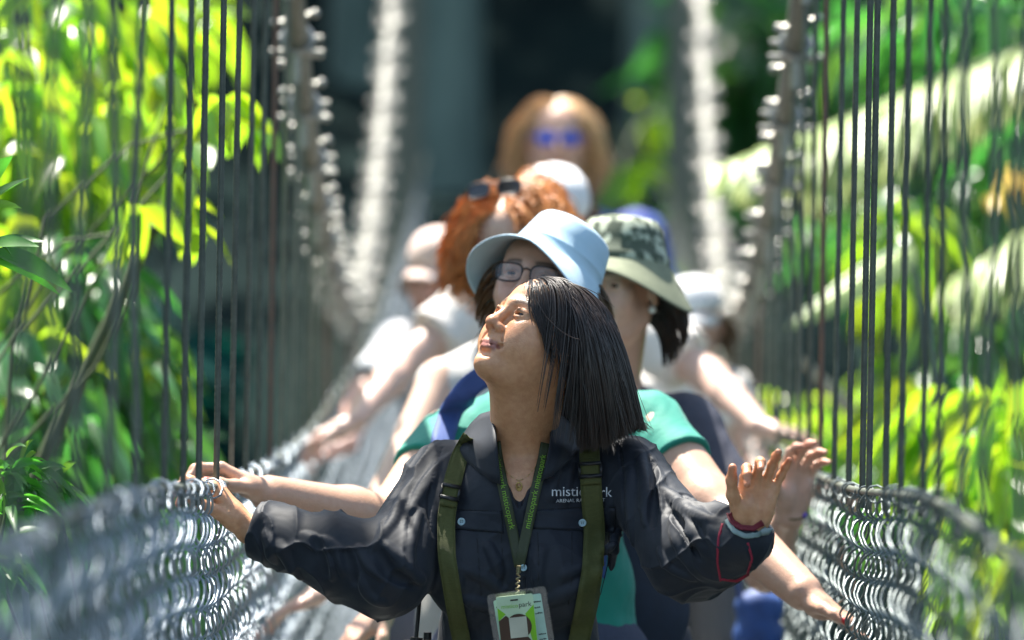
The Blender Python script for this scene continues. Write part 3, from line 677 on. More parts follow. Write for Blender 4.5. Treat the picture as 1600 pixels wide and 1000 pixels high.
# --- the guide in front
DN = nrm(V3(-.3, .1, .8))
def guide_mod(C, A, N):
    def ridge(pts, r, k=.007, sub=False, inn=.35):
        L = smooth_line(pts, max(9, len(pts)*6)); g = cast(C, L[:, 0], L[:, 1], .0005)
        for _ in range(5): g[1:-1] = .25*g[:-2]+.5*g[1:-1]+.25*g[2:]
        g = g+fwd*(r*inn if not sub else -r*.35)
        for i in range(len(g)-1):
            e = math.sin(math.pi*(i+.5)/(len(g)-1))**.5
            C.cap(g[i], g[i+1], r*(.45+.55*e), None, k, sub)
    # right sleeve: bunched folds round the elbow, long drag lines above
    for p_, r in ([(478, 838), (500, 850), (512, 880), (520, 900)], .012), ([(505, 842), (530, 862), (538, 895)], .010), ([(545, 862), (552, 880), (556, 902)], .008), ([(560, 855), (575, 885), (600, 905)], .008), \
                 ([(440, 850), (455, 880), (470, 905)], .008), ([(600, 850), (630, 885), (655, 905)], .009), ([(640, 760), (612, 820), (580, 862)], .008), ([(655, 800), (640, 850), (640, 890)], .007), ([(690, 720), (668, 760), (640, 800)], .008),\
                 ([(415, 835), (425, 852), (430, 875)], .006), ([(700, 715), (696, 760), (690, 800)], .006), ([(562, 900), (575, 930), (600, 940)], .007):
        ridge(p_, r)
    for p_, r in ([(540, 860), (545, 885), (552, 910)], .006), ([(492, 842), (497, 870), (508, 900)], .006), ([(590, 862), (615, 900), (650, 915)], .007): ridge(p_, r, .01, True)
    # left sleeve
    for p_, r in ([(1000, 712), (1012, 760), (1010, 820)], .010), ([(1018, 715), (1030, 760), (1032, 800)], .008), ([(1060, 790), (1085, 830), (1110, 865)], .010), ([(1075, 782), (1105, 815), (1125, 850)], .009), \
                 ([(1050, 830), (1070, 870), (1095, 900)], .009), ([(1040, 770), (1075, 800), (1120, 818)], .010), ([(985, 735), (985, 790), (990, 850)], .007), ([(1030, 860), (1050, 890), (1085, 905)], .008), ([(1128, 825), (1130, 860), (1125, 895)], .007):
        ridge(p_, r)
    for p_, r in ([(1050, 800), (1075, 840), (1100, 880)], .006), ([(1022, 720), (1022, 770), (1020, 820)], .006): ridge(p_, r, .01, True)
    # body: drag lines from the bust, a placket and shoulder seams
    for p_, r in ([(715, 885), (760, 905), (790, 925)], .005), ([(880, 900), (920, 880), (960, 850)], .006), ([(725, 935), (760, 945), (780, 955)], .005), ([(850, 940), (890, 925), (940, 890)], .006), ([(700, 850), (712, 880), (720, 920)], .005), ([(955, 780), (962, 830), (955, 890)], .006), ([(868, 700), (866, 740), (862, 780)], .004), ([(885, 705), (884, 740), (882, 785)], .004),([(848, 860), (840, 900), (850, 960)], .005), ([(760, 850), (775, 880), (780, 900)], .004):
        ridge(p_, r, .012)
    ridge([(829, 800), (827, 880), (832, 1000)], .004, .003)
    ridge([(822, 800), (819, 880), (824, 1000)], .0022, .002, True, .2)
    for q in ([(690, 700), (676, 740), (668, 800), (676, 850)], [(968, 700), (975, 760), (975, 830), (968, 880)]): ridge(q, .0028, .004, True)
    C.cap(P(1128, 864, 9.76), P(1160, 846, 9.70), .050, .047, .02); C.cap(P(1158, 840, 9.70), P(1165, 832, 9.685), .034, .02, .004, True)
def guide_carve(C, A, N):
    py = np.linspace(640, 792, 24); rr = np.interp(py, [640, 700, 792], [.050, .044, .003]); px = 812+0*py
    g = cast(C, px[6:], py[6:]); g = np.vstack([np.repeat(g[:1], 6, 0)+(py[:6, None]-py[6])/900*V3(0, 0, -1)+V3(0, .0, 0), g])
    for i in range(23): C.cap(g[i], g[i+1], rr[i], rr[i+1], .003, True)
    C.cap(P(812, 610, 10.05), P(812, 690, 10.03), .066, .056, .006, True)
def guide_creases(v):
    w_ = .35+.65*ss(.13, .22, np.abs(v[:, 0]+.005))
    return ((1-np.abs(fnoise(v*np.array([1.3, 1, .8]), 7.5, 31, 3)))**7*.0062+(1-np.abs(fnoise(v*np.array([1, 1, 1.5]), 12, 37, 3)))**8*.004)*w_
MAT['shirt_dark'] = M('dark_uniform_cloth', (.0075, .0105, .018), .6, (.011, .015, .024), 30, .12, 1400, spec=.32, sheen=.06)
GUIDE = who('person', 'smiling guide in dark uniform shirt with olive shoulder straps and long dark bob, looking up', 9.9,
    dict(head=(845, 531, 9.95), N=(812, 690, 10.03), SR=(698, 748, 10.08), SL=(982, 738, 10.03), ER=(604, 892, 9.93), WR=(392, 826, 10.0), EL=(1075, 868, 9.86), WL=(1166, 826, 9.69)),
    look=(51, 32, 4), skin=S_TAN, skin_c=(.63, .335, .185), hs=.955, eo=.0030, full=1., irt=.9, gaze=(-.38, 1, .12), scalp=(.02, .014, .012), lip=(.27, .085, .080), lower=(.03, .03, .035), step=.0036, hstep=.0021, rr=1.0,
    HR=dict(f=V3(-.58, .05, .75), n=V3(-.72, .1, -.52), t=V3(.1, -1, .1), curls=[(.6, .75, .5), (.7, .8, .5), (.8, .8, .5), (.85, .8, .5)], thumb=(.5, .7, .3), tcurl=.25, s=.98),
    HL=dict(f=V3(.22, -.12, 1), n=V3(.05, -1, .02), t=V3(-1, .0, .2), curls=[(.95, 1.0, .6), (.62, .85, .55), (.30, .42, .3), (.10, .22, .2)], spread=.13, thumb=(.55, .85, .5), tcurl=.35, s=.90),
    top=dict(name='uniform_shirt', off=.012, sl=1.86, sr=1.96, mat=MAT['shirt_dark'], wr=.0022, r=(.052, .060, .064, .052, .036), carve=guide_carve, mod=guide_mod, disp=guide_creases))

# --- woman with the pale blue bucket hat
MAT['teal_shirt'] = M('turquoise_jersey', (.0, .22, .165), .75, (.0, .19, .14), 15, .1, 300, sheen=.1)
HATW = who('person', 'woman in turquoise T-shirt, glasses and pale blue bucket hat right behind the guide', 10.7,
    dict(head=(842, 452, 10.68), N=(850, 610, 10.82), SR=(705, 690, 10.85), SL=(1012, 668, 10.82), ER=(612, 822, 10.62), WR=(420, 772, 10.42), EL=(1105, 790, 10.66), WL=(1255, 925, 10.45)),
    look=(14, 16, 6), skin=S_FAIR, skin_c=(.54, .33, .235), step=.006, hstep=.0035, scalp=(.10, .06, .03), nails=(.55, .02, .02), lower=(.04, .05, .09), belly=1.22, rr=1.32,
    HR=dict(f=V3(-.80, .0, .42), n=V3(-.35, -.15, -.92), t=V3(.1, -1, .1), curls=[(.5, .8, .5), (.55, .8, .5), (.6, .8, .5), (.65, .8, .5)], thumb=(.7, .6, .3), s=1.0),
    HL=dict(f=V3(.75, -.15, -.45), n=V3(.5, -.1, -.85), t=V3(.25, -.9, .5), curls=[(.25, .5, .4), (.3, .5, .4), (.35, .5, .4), (.4, .5, .4)], thumb=(.8, .5, -.2), s=1.0),
    top=dict(name='t_shirt', off=.016, sl=.52, sr=.42, mat=MAT['teal_shirt'], wr=.004, r=(.050, .066, .055, .05, .04)))
# --- woman with the camouflage hat
MAT['navy_shirt'] = M('navy_jersey', (.028, .030, .050), .7, (.04, .042, .065), 20, .1, 300)
CAMO = who('person', 'person in dark navy T-shirt and camouflage bush hat behind the bucket hat', 11.5,
    dict(head=(965, 452, 11.45), N=(950, 610, 11.55), SR=(815, 680, 11.55), SL=(1075, 665, 11.5), ER=(652, 880, 11.4), WR=(606, 945, 11.15), EL=(1198, 890, 11.35), WL=(1232, 806, 11.1)),
    look=(24, 4, 0), skin=S_FAIR, skin_c=(.58, .36, .27), step=.007, hstep=.005, scalp=(.03, .02, .015), lower=(.03, .03, .05),
    HR=dict(f=V3(-.6, -.1, -.55), n=V3(-.1, .2, -.9), t=V3(-.5, -.6, .6), curls=[.25, .3, .35, .4], thumb=(.6, .5, .2)),
    HL=dict(f=V3(.15, -.1, .9), n=V3(.5, -.9, .1), t=V3(-.9, -.4, .1), curls=[(.5, .5, .3), (.5, .5, .3), (.6, .5, .3), (.6, .5, .3)], thumb=(.6, .6, .3)),
    top=dict(name='t_shirt', off=.013, sl=.62, sr=.5, mat=MAT['navy_shirt'], wr=.004, r=(.05, .064, .055, .05, .04)))
# --- the redhead
MAT['tank'] = M('pale_tank_top', (.62, .60, .58), .8, (.50, .49, .48), 25, .1, 200)
RED = who('person', 'red haired woman in a pale tank top with dark sunglasses pushed up on her head', 12.3,
    dict(head=(803, 378, 12.25), N=(795, 535, 12.35), SR=(690, 596, 12.35), SL=(915, 596, 12.35), ER=(596, 800, 12.15), WR=(512, 915, 11.9), EL=(1085, 765, 12.1), WL=(1232, 775, 11.85)),
    look=(12, -22, -8), skin=S_FAIR, skin_c=(.64, .44, .35), step=.008, hstep=.006, scalp=(.35, .12, .03), lower=(.44, .42, .38),
    HR=dict(f=V3(-.75, -.2, -.4), n=V3(-.2, -.2, -.95), t=V3(.3, -.9, .1), curls=[.12, .18, .22, .25], spread=.2, thumb=(.8, .5, 0)),
    HL=dict(f=V3(.95, -.1, .1), n=V3(.05, -.35, -.9), t=V3(.1, -.9, .3), curls=[.25, .3, .3, .35], thumb=(.6, .6, .1)),
    top=dict(name='tank_top', off=.010, sl=.0, sr=.0, mat=MAT['tank'], wr=.003))
# --- behind them, out of focus
MAT['white_shirt'] = M('white_cotton', (.72, .68, .65), .8, (.64, .60, .58), 12, .1, 150)
MAT['blue_shirt'] = M('royal_blue_jersey', (.05, .09, .38), .7, (.04, .07, .32), 12, .1, 200)
MAT['grey_shirt'] = M('light_grey_jersey', (.50, .51, .55), .8, (.42, .43, .47), 12, .1, 200)
RAILH = dict(n=V3(0, -.3, -.9), t=V3(0, -1, .2), curls=[.35, .4, .45, .5], thumb=(.6, .6, .2))
CAPM = who('person', 'person in white shirt and white cap with both arms spread to the rails', 14,
    dict(head=(866, 345, 14), N=(850, 448, 14.05), SR=(742, 486, 14.05), SL=(965, 490, 14.05), ER=(640, 560, 13.95), WR=(556, 655, 13.7), EL=(1110, 590, 13.9), WL=(1186, 665, 13.6)),
    look=(0, -25, 0), skin=S_FAIR, skin_c=(.62, .42, .35), step=.009, hstep=.007, lower=(.10, .11, .14), bust=.001,
    HR=dict(RAILH, f=V3(-.8, -.1, -.4)), HL=dict(RAILH, f=V3(.9, -.1, -.2)),
    top=dict(name='t_shirt', off=.014, sl=.75, sr=.62, mat=MAT['white_shirt'], wr=.006, r=(.07, .07, .06, .05, .04)))
BLOND = who('person', 'blond person in royal blue top with blue sunglasses, tallest at the back of the line', 17.5,
    dict(head=(868, 222, 17.5), N=(882, 330, 17.55), SR=(770, 378, 17.55), SL=(1000, 372, 17.55), ER=(705, 480, 17.5), WR=(640, 560, 17.3), EL=(1035, 490, 17.5), WL=(1085, 560, 17.3)),
    look=(-4, 4, 0), skin=S_FAIR, skin_c=(.60, .36, .27), hs=1.12, step=.010, hstep=.008, scalp=(.35, .2, .09), lower=(.05, .06, .12),
    HR=dict(RAILH, f=V3(-.8, -.1, -.4)), HL=dict(RAILH, f=V3(.8, -.1, -.4)),
    top=dict(name='t_shirt', off=.014, sl=.9, sr=.6, mat=MAT['blue_shirt'], wr=.006, r=(.07, .066, .06, .05, .04)))
KID = who('person', 'short blurred person in pale shirt and white cap reaching for the right rail', 15.5,
    dict(head=(1082, 508, 15.5), N=(1068, 590, 15.55), SR=(985, 620, 15.55), SL=(1140, 618, 15.55), ER=(960, 720, 15.5), WR=(985, 790, 15.3), EL=(1172, 690, 15.4), WL=(1190, 765, 15.2)),
    look=(10, -6, 0), skin=S_FAIR, skin_c=(.60, .38, .30), hs=.95, step=.010, hstep=.008, lower=(.12, .12, .14), bust=.001, H=(1066, 830, 15.6),
    HR=dict(RAILH, f=V3(.2, -.2, -.9)), HL=dict(RAILH, f=V3(.8, -.2, -.3)),
    top=dict(name='t_shirt', off=.014, sl=.8, sr=.8, mat=MAT['white_shirt'], wr=.005, r=(.06, .06, .06, .05, .04)))
LEAN = who('person', 'blurred person in light grey shirt and pale pink cap leaning out to the left rail', 15.5,
    dict(head=(684, 432, 15.5), N=(690, 515, 15.55), SR=(628, 545, 15.55), SL=(775, 545, 15.55), ER=(566, 620, 15.4), WR=(545, 690, 15.2), EL=(800, 640, 15.5), WL=(800, 720, 15.3)),
    look=(20, -10, 6), skin=S_FAIR, skin_c=(.62, .36, .30), hs=.95, step=.010, hstep=.008, lower=(.12, .12, .16), bust=.001, H=(700, 780, 15.6),
    HR=dict(RAILH, f=V3(-.8, -.2, -.3)), HL=dict(RAILH, f=V3(.2, -.2, -.9)),
    top=dict(name='t_shirt', off=.014, sl=.8, sr=.8, mat=MAT['grey_shirt'], wr=.005, r=(.06, .06, .06, .05, .04)))
# ------------------------------------------------------------------ hair
def hairmat(n, c, c2, rough=.38, spec=.5, var=.35): return M(n, c, rough, c2, 30, island=var, spec=spec)
MAT['hair_dark'] = hairmat('dark_brown_hair', (.017, .0105, .009), (.031, .019, .0145), .36, .6, .5)
MAT['hair_brown'] = hairmat('brown_hair', (.08, .045, .02), (.12, .07, .03))
MAT['hair_red'] = hairmat('copper_hair', (.48, .15, .035), (.62, .29, .10), .42)
MAT['hair_blond'] = hairmat('dark_blond_hair', (.52, .31, .15), (.66, .43, .24), .45)
def px_of(p):
    q = p-CAM; d = q@fwd; return np.stack([800+FPX*(q@rgt)/d, 500-FPX*(q@upv)/d], 1)
G = GUIDE
V = Vol(*G['V'].ax); V.F = np.minimum(G['V'].F, np.pad(G['C'].F, ((0, 0), (0, 0), (G['V'].F.shape[2]-G['C'].F.shape[2], 0)), constant_values=Vol.CL))
ro, nr, lp = scalp_roots(7800, G['hc'], G['R'], G['hs'], 3, front=.076, low=-.05)
r = np.random.default_rng(5); part = .018
keep = (r.random(len(ro)) < np.where(lp[:, 0] > part+.01, .5, 1)); ro, nr, lp = ro[keep], nr[keep], lp[keep]
u = np.clip((px_of(ro)[:, 0]-842)/85, 0, 1)
rightside = lp[:, 0] > part
sidev = np.where(rightside, 1., -1.)[:, None]*G['R'][:, 0]
d0 = nr*.12+sidev*.9-G['R'][:, 1]*.35*(1-u)[:, None]; d0 /= np.linalg.norm(d0, axis=1)[:, None]
wind = np.stack([-.03+.27*u**1.3-.17*np.clip(1-u*3., 0, 1), .10*u-.15*np.clip(1-u*3, 0, 1), 0*u], 1); wind[rightside] += V3(.5, .5, 0)
lay = .004+.016*r.random(len(ro))+.012*u
ln = np.full(len(ro), .46)*(1-.04*r.random(len(ro)))
front = (lp[:, 1] > .050) & (~rightside) & (r.random(len(ro)) < .45)
ln[front] = .135+.05*r.random(front.sum())
ends = r.normal(size=len(ro))*5+4*np.sin(lp[:, 0]*160+lp[:, 1]*90)-8*(r.random(len(ro)) < .2)*r.random(len(ro))*4
def bob(q):
    x = px_of(q); lim = np.interp(x[:, 0], [830, 850, 900, 945, 1000], [682, 690, 702, 698, 668])+ends; return x[:, 1] < lim
O, A_ = grow(V, ro+nr*.002, d0, ln, lay, .0085, .80, V3(0, 0, -1), seed=9, wind=wind, plane=bob)
jit = r.normal(size=(len(O), 1, 3))*.0035; tt = np.linspace(0, 1, O.shape[1])[None, :, None]; O = O+jit*np.sqrt(tt)
clump = r.integers(0, 170, len(O)); 
O = clumped(O, A_, 190, .55, 4, .012)
pc = px_of(ro); fr_ = (pc[:, 0] > 846) & (pc[:, 0] < 880) & (pc[:, 1] < 478) & (lp[:, 0] < .03); ro2, nr2 = ro[fr_], nr[fr_]; k_ = len(ro2)
O2, A2 = grow(V, ro2+nr2*.002, nrm(V3(.5, -.35, .1))+.2*nr2, .118+.05*r.random(k_), .004+.010*r.random(k_), .0085, .78, V3(0, 0, -1), seed=10, wind=np.broadcast_to(V3(.04, -.06, 0), ro2.shape)+.05*r.normal(size=ro2.shape))
q_ = np.random.default_rng(8).normal(size=(40000, 3)); q_ /= np.linalg.norm(q_, axis=1)[:, None]; q_ = q_*np.array([.0745, .0955, .084])+np.array([0, -.018, .03]); w2 = G['hc']+(q_*G['hs'])@G['R'].T
pc = px_of(w2); n2 = (q_-np.array([0, -.018, .03]))/np.array([.0745, .0955, .084])**2; n2 = n2/np.linalg.norm(n2, axis=1)[:, None]; n2 = n2@G['R'].T
f_ = (n2[:, 1] < .25) & (pc[:, 0] > 825+.24*np.abs(pc[:, 1]-428)) & (pc[:, 0] < 874) & (pc[:, 1] < 476) & (q_[:, 0] < .03); w2, n2 = w2[f_][:620], n2[f_][:620]; k2 = len(w2); r2 = np.random.default_rng(12)
O3, A3 = grow(V, w2+n2*.002, nrm(V3(.22, -.15, -.6))+.15*n2, (.100+.045*r2.random(k2))*np.where(r2.random(k2) < .3, .75, 1), .002+.006*r2.random(k2), .0085, .72, V3(0, 0, -1), seed=14, wind=np.broadcast_to(V3(.10, .0, 0), w2.shape)+.05*r2.normal(size=w2.shape))
O3 = clumped(O3, A3, 26, .75, 7, .02)
O2 = clumped(O2, A2, max(8, k_//14), .7, 6, .03); mm_ = max(O.shape[1], O2.shape[1], O3.shape[1])
ext = lambda o, a: (np.concatenate([o, np.repeat(o[:, -1:], mm_-o.shape[1], 1)], 1), np.concatenate([a, np.zeros((len(a), mm_-a.shape[1]), bool)], 1))
(O, A_), (O2, A2), (O3, A3) = ext(O, A_), ext(O2, A2), ext(O3, A3); O = np.vstack([O, O2, O3]); A_ = np.vstack([A_, A2, A3])
strands('hair', O, A_, .00075, MAT['hair_dark'], G['root'])

def mane(pr, n, L, lay, mat, seed, rad=.001, curl=0, cfreq=60, front=.07, low=-.05, wind=V3(0, 0, 0), step=.012, plane=None, spread=.0, lift=.6, partx=0, topb=1., maxz=9):
    ro, nr, lp = scalp_roots(n, pr['hc'], pr['R'], pr['hs'], seed, front=front, low=low); k_ = lp[:, 2] < maxz; ro, nr, lp = ro[k_], nr[k_], lp[k_]; r = np.random.default_rng(seed)
    sd = np.where(lp[:, 0] > partx, 1., -1.)[:, None]*pr['R'][:, 0]; d0 = nr*lift+sd*.8+r.normal(size=ro.shape)*spread; d0 /= np.linalg.norm(d0, axis=1)[:, None]
    O, A_ = grow(pr['V'], ro+nr*.002, d0, L*(1-.25*r.random(len(ro))), lay*(.25+r.random(len(ro))), step, .8, V3(0, 0, -1), curl, cfreq, seed, np.broadcast_to(wind, ro.shape)+r.normal(size=ro.shape)*spread*.6, plane=plane)
    O = clumped(O, A_, max(20, len(O)//14), .6, seed)
    return strands('hair', O, A_, rad, mat, pr['root'])
mane(HATW, 1500, .11, .008, MAT['hair_brown'], 11, .0012, low=-.06, maxz=.045, lift=.1, wind=V3(0, .35, 0))
mane(CAMO, 1500, .16, .008, MAT['hair_dark'], 12, .0013, low=-.06, wind=V3(-.05, .6, 0), front=.06, maxz=.04, lift=.1)
mane(RED, 3000, .18, .015, MAT['hair_red'], 13, .0016, .008, 75, wind=V3(-.06, .12, 0), spread=.18, front=.06, lift=.6)
mane(CAPM, 900, .11, .008, MAT['hair_brown'], 14, .002, maxz=.03, wind=V3(0, .4, 0), lift=.1)
mane(BLOND, 2200, .19, .015, MAT['hair_blond'], 15, .0026, .008, 40, spread=.12, lift=.4, wind=V3(.04, .35, 0), front=.055)
mane(KID, 800, .10, .008, MAT['hair_brown'], 16, .002, maxz=.03, wind=V3(0, .4, 0), lift=.1); mane(LEAN, 800, .10, .008, MAT['hair_brown'], 17, .002, maxz=.03, wind=V3(0, .4, 0), lift=.1)

# ------------------------------------------------------------------ hats and glasses
def bands(m, rings, prof, n=40): pass
def hat(pr, name, mat, prof, brim, bend, off, roll=0, pitch=0, n=56, ysc=1.16):
    R = pr['R']; ax = nrm(R[:, 2]+R[:, 0]*roll+R[:, 1]*pitch); rx = nrm(R[:, 0]-ax*(R[:, 0]@ax)); c = pr['hc']+R@(np.array(off)*pr['hs'])
    m = MB(); m.lathe(prof, c, ax, n, rx, bend, ysc); o = m.build(name, mat, pr['root']); return o, c, ax, rx
MAT['hat_blue'] = M('pale_blue_cotton', (.42, .58, .70), .8, (.38, .54, .66), 20, .08, 500, sheen=.1)
def bb(r, a):
    t = np.clip((r-.097)/.05, 0, 1.2); return t*(.026*np.sin(a)-.030*np.cos(a)**2-.010-.022*np.maximum(0, -np.cos(a)))+.0015*np.sin(a*5+1)*t
stitch = [(.100+.0405*k/14+0, -.006-.038*k/14+(.0006 if k % 2 else -.0004)) for k in range(15)]
prof = [(.0, .093), (.03, .0925), (.058, .089), (.070, .083), (.0745, .077), (.0755, .0745), (.0765, .073), (.083, .045), (.0885, .022), (.0895, .0205), (.0888, .019), (.095, .0), (.0965, -.003)]+stitch+[(.142, -.046), (.1415, -.048), (.138, -.0465), (.118, -.028), (.099, -.0095), (.092, .0), (.088, .02), (.075, .07)]
prof = [(a*.985*(1+.05*np.clip((a-.097)/.03, 0, 1)), b*.95) for a, b in prof]
hat(HATW, 'bucket_hat', MAT['hat_blue'], prof, None, bb, (-.019, -.016, .049), roll=-.30, pitch=-.16)
mc = M('camouflage_cloth', (.40, .44, .34), .85, (.055, .075, .050), 38, .06, 400, detail=2.2)
for nn_ in mc.node_tree.nodes:
    if nn_.type == 'VALTORGB': nn_.color_ramp.elements[0].position = .44; nn_.color_ramp.elements[1].position = .53
mb_ = M('olive_brim_cloth', (.20, .22, .145), .85, (.15, .17, .11), 30, .06, 400)
def cb(r, a):
    t = np.clip((r-.095)/.055, 0, 1.2); return t*(.004*np.sin(a)-.070*np.cos(a)**2-.012)
prof = [(.0, .095), (.04, .0945), (.066, .088), (.078, .072), (.084, .045), (.090, .018), (.0925, .017), (.0935, .002), (.0925, .0)]
hat(CAMO, 'bush_hat', mc, prof, None, None, (0, -.014, .050), roll=.02, pitch=-.06)
prof = [(.0925, .001), (.098, -.002), (.11, -.008), (.125, -.014), (.141, -.020), (.144, -.0225), (.142, -.0245), (.125, -.018), (.098, -.006), (.088, -.001)]
hat(CAMO, 'hat_brim', mb_, prof, None, cb, (0, -.014, .050), roll=.02, pitch=-.06)
def cap_hat(pr, mat, roll=0, pitch=0):
    o, c, ax, rx = hat(pr, 'cap', mat, [(0, .088), (.03, .085), (.055, .074), (.073, .053), (.083, .027), (.088, 0), (.086, -.004), (.082, 0), (.078, .03)], None, None, (0, -.010, .046), roll, pitch)
    ry = np.cross(ax, rx); g = np.array([[c+rx*(s*.075*math.cos(k*.35))+ry*(.07*math.sqrt(max(0, 1-s*s*.8))+k*.075*(1-.35*s*s))-ax*(.006+.02*k*k+.022*s*s) for s in np.linspace(-1, 1, 13)] for k in np.linspace(0, 1, 7)])
    m = MB(); m.grid(g, .003); m.build('cap_visor', mat, pr['root'])
MAT['cap_white'] = M('white_cap_cloth', (.78, .78, .80), .8, (.7, .7, .73)); MAT['cap_pink'] = M('pale_pink_cap_cloth', (.70, .55, .50), .8, (.62, .45, .40))
cap_hat(CAPM, MAT['cap_white'], -.1); cap_hat(KID, MAT['cap_white'], .15); cap_hat(LEAN, MAT['cap_pink'])
def glassmat(n, c, gl, rough=.05):
    m = bpy.data.materials.new(n); m.use_nodes = True; t = m.node_tree; t.nodes.clear(); o = nd(t, 'ShaderNodeOutputMaterial'); a = nd(t, 'ShaderNodeBsdfTransparent'); b = nd(t, 'ShaderNodeBsdfGlossy'); x = nd(t, 'ShaderNodeMixShader')
    a.inputs[0].default_value = (*c, 1); b.inputs['Roughness'].default_value = rough; x.inputs[0].default_value = gl; t.links.new(a.outputs[0], x.inputs[1]); t.links.new(b.outputs[0], x.inputs[2]); t.links.new(x.outputs[0], o.inputs[0]); return m
MAT['lens'] = glassmat('clear_lens', (.93, .95, .95), .07); MAT['frame'] = M('black_plastic', (.008, .008, .010), .3); MAT['lens_dark'] = M('dark_lens', (.01, .01, .012), .08, spec=.8); MAT['lens_blue'] = M('mirrored_blue_lens', (.03, .06, .36), .10, (.02, .05, .28), metal=.6)
def glasses(pr, name, fmat, lmat, off=(0, 0, 0), tilt=0, w=.0255, h=.0175, tr=.0017, temples=True):
    T = np.array(Matrix.Rotation(tilt, 3, 'X')); piv = np.array([0, .0, 0])
    X = lambda p: pr['hc']+pr['R']@((T@np.array(p)+np.array(off))*pr['hs'])
    root = None; m = MB(); lens = []
    for g in (-1, 1):
        a = np.linspace(0, 2*np.pi, 33); ce = np.cos(a); se = np.sin(a); ex = np.sign(ce)*np.abs(ce)**.6; ez = np.sign(se)*np.abs(se)**.7
        pts = [X((g*.0335+w*x, .1045-.14*abs(g*.0335+w*x)-2.*(w*x*.3)**2, .000+h*z)) for x, z in zip(ex, ez)]; m.tube(pts, tr, 6); lens.append(pts)
        if temples: m.tube([X((g*.0590, .096, .007)), X((g*.072, .082, .006)), X((g*.078, .04, .002)), X((g*.0795, -.01, .004)), X((g*.077, -.028, -.012))], tr*.9, 6)
    m.tube([X((-.0095, .103, .006)), X((0, .1075, .009)), X((.0095, .103, .006))], tr, 6)
    o = m.build(name, fmat, pr['root'])
    for pts in lens:
        l = MB(); c = np.mean(pts, 0); pts = np.array(pts[:-1]); dy = pr['R'][:, 1]*.0008; k = len(pts)
        l.add(np.vstack([pts, [c]]), [[i, (i+1) % k, k] for i in range(k)]); l.build('lens', lmat, o)
glasses(HATW, 'glasses', MAT['frame'], MAT['lens'])
glasses(RED, 'sunglasses', MAT['frame'], MAT['lens_dark'], (0, -.008, .078), .75, w=.024, h=.017, tr=.0025)
glasses(BLOND, 'sunglasses', M('blue_frame', (.03, .06, .45), .3), MAT['lens_blue'], (0, .006, 0), 0, w=.023, h=.016, tr=.0025)
# ear stud of the camouflage hat wearer
er = MB(); er.lathe([(0, .008), (.006, .005), (.008, 0), (.006, -.005), (0, -.008)], CAMO['hc']+CAMO['R']@V3(-.079, .004, -.040), V3(0, 0, 1), 12); er.build('earring', M('pearl', (.8, .8, .8), .2), CAMO['root'])

# ------------------------------------------------------------------ what the guide wears and carries
C = G['C']; GR = G['root']
MAT['webbing'] = M('olive_webbing', (.070, .075, .018), .8, (.055, .060, .013), 300, .25, 900, aniso=(.3, .3, 1))
MAT['plastic'] = M('black_buckle', (.012, .012, .014), .4)
MAT['lanyard'] = M('dark_green_ribbon', (.026, .034, .008), .6, (.020, .028, .006), 200)
MAT['lime_ink'] = M('lime_print', (.20, .42, .02), .6); MAT['white_ink'] = M('white_thread', (.62, .64, .66), .7); MAT['black_ink'] = M('black_print', (.02, .02, .02), .6)
MAT['button'] = M('pale_blue_button', (.32, .46, .52), .3); MAT['gold'] = M('gold', (.60, .42, .16), .3, metal=1.)
MAT['seam'] = M('dark_thread', (.006, .007, .010), .8)
# pocket flaps, pocket seams, buttons, collar
def flap(cs, off=.0012, th=.0028, nm='pocket_flap', nv=7, mu=15):
    g = drape_quad(C, cs, nv, mu, off); m = MB(); put_ribbon(m, g, th); return m.build(nm, MAT['shirt_dark'], GR)
flap([(704, 797), (784, 800), (787, 833), (706, 826)], nv=9); flap([(834, 797), (962, 794), (960, 832), (832, 826)], nv=9)
def seam(line, w=1.4, off=.001):
    g = drape_ribbon(C, line, w, .0006, off, 40, 3); m = MB(); put_ribbon(m, g, .0008); m.build('seam', MAT['seam'], GR)
for l_ in ([(708, 828), (708, 880), (718, 935)], [(783, 834), (786, 880), (784, 930)], [(840, 832), (842, 890), (838, 940)], [(893, 832), (894, 900), (888, 945)], [(952, 834), (950, 880), (938, 930)], [(745, 832), (748, 880), (752, 930)], [(706, 822), (746, 826), (786, 829)], [(834, 822), (896, 827), (958, 827)], [(834, 797), (898, 793), (962, 792)], [(704, 796), (745, 797), (784, 799)]): seam(l_)
for bx, by, rr in ((721, 815, 6.2), (910, 817, 6.2), (818, 887, 5.5)):
    c = cast(C, [bx], [by], .004)[0]-fwd*.003; n = -fwd; m = MB(); k = rr/900
    m.lathe([(0, .0006), (k*.55, .0005), (k*.7, .0016), (k*.95, .0014), (k, 0), (k*.9, -.001)], c, n, 20, V3(1, 0, 0)); b = m.build('button', MAT['button'], GR)
    m = MB()
    for sx, sz in ((1, 1), (-1, 1), (1, -1), (-1, -1)): m.lathe([(0, .0001), (k*.12, 0)], c+V3(sx*k*.2, -.0009, sz*k*.2), n, 8, V3(1, 0, 0))
    m.build('button_hole', MAT['seam'], b)
def sheet(rows, th, nm, mat, parent, n=14, mm=10):
    """rows: list of polylines of (px,py,d)"""
    R_ = np.array([smooth_line(np.array([P(*q) for q in row]), mm) for row in rows]); k = len(R_); t = np.linspace(0, k-1, n)
    g = np.stack([[np.interp(t, np.arange(k), R_[:, j, c]) for j in range(mm)] for c in range(3)], -1).transpose(1, 0, 2)
    m = MB(); put_ribbon(m, g, th); return m.build(nm, mat, parent)
def sfd(px, py, up=0.): q = cast(C, [px], [py], .002)[0]; return float((q-CAM)@fwd)-up
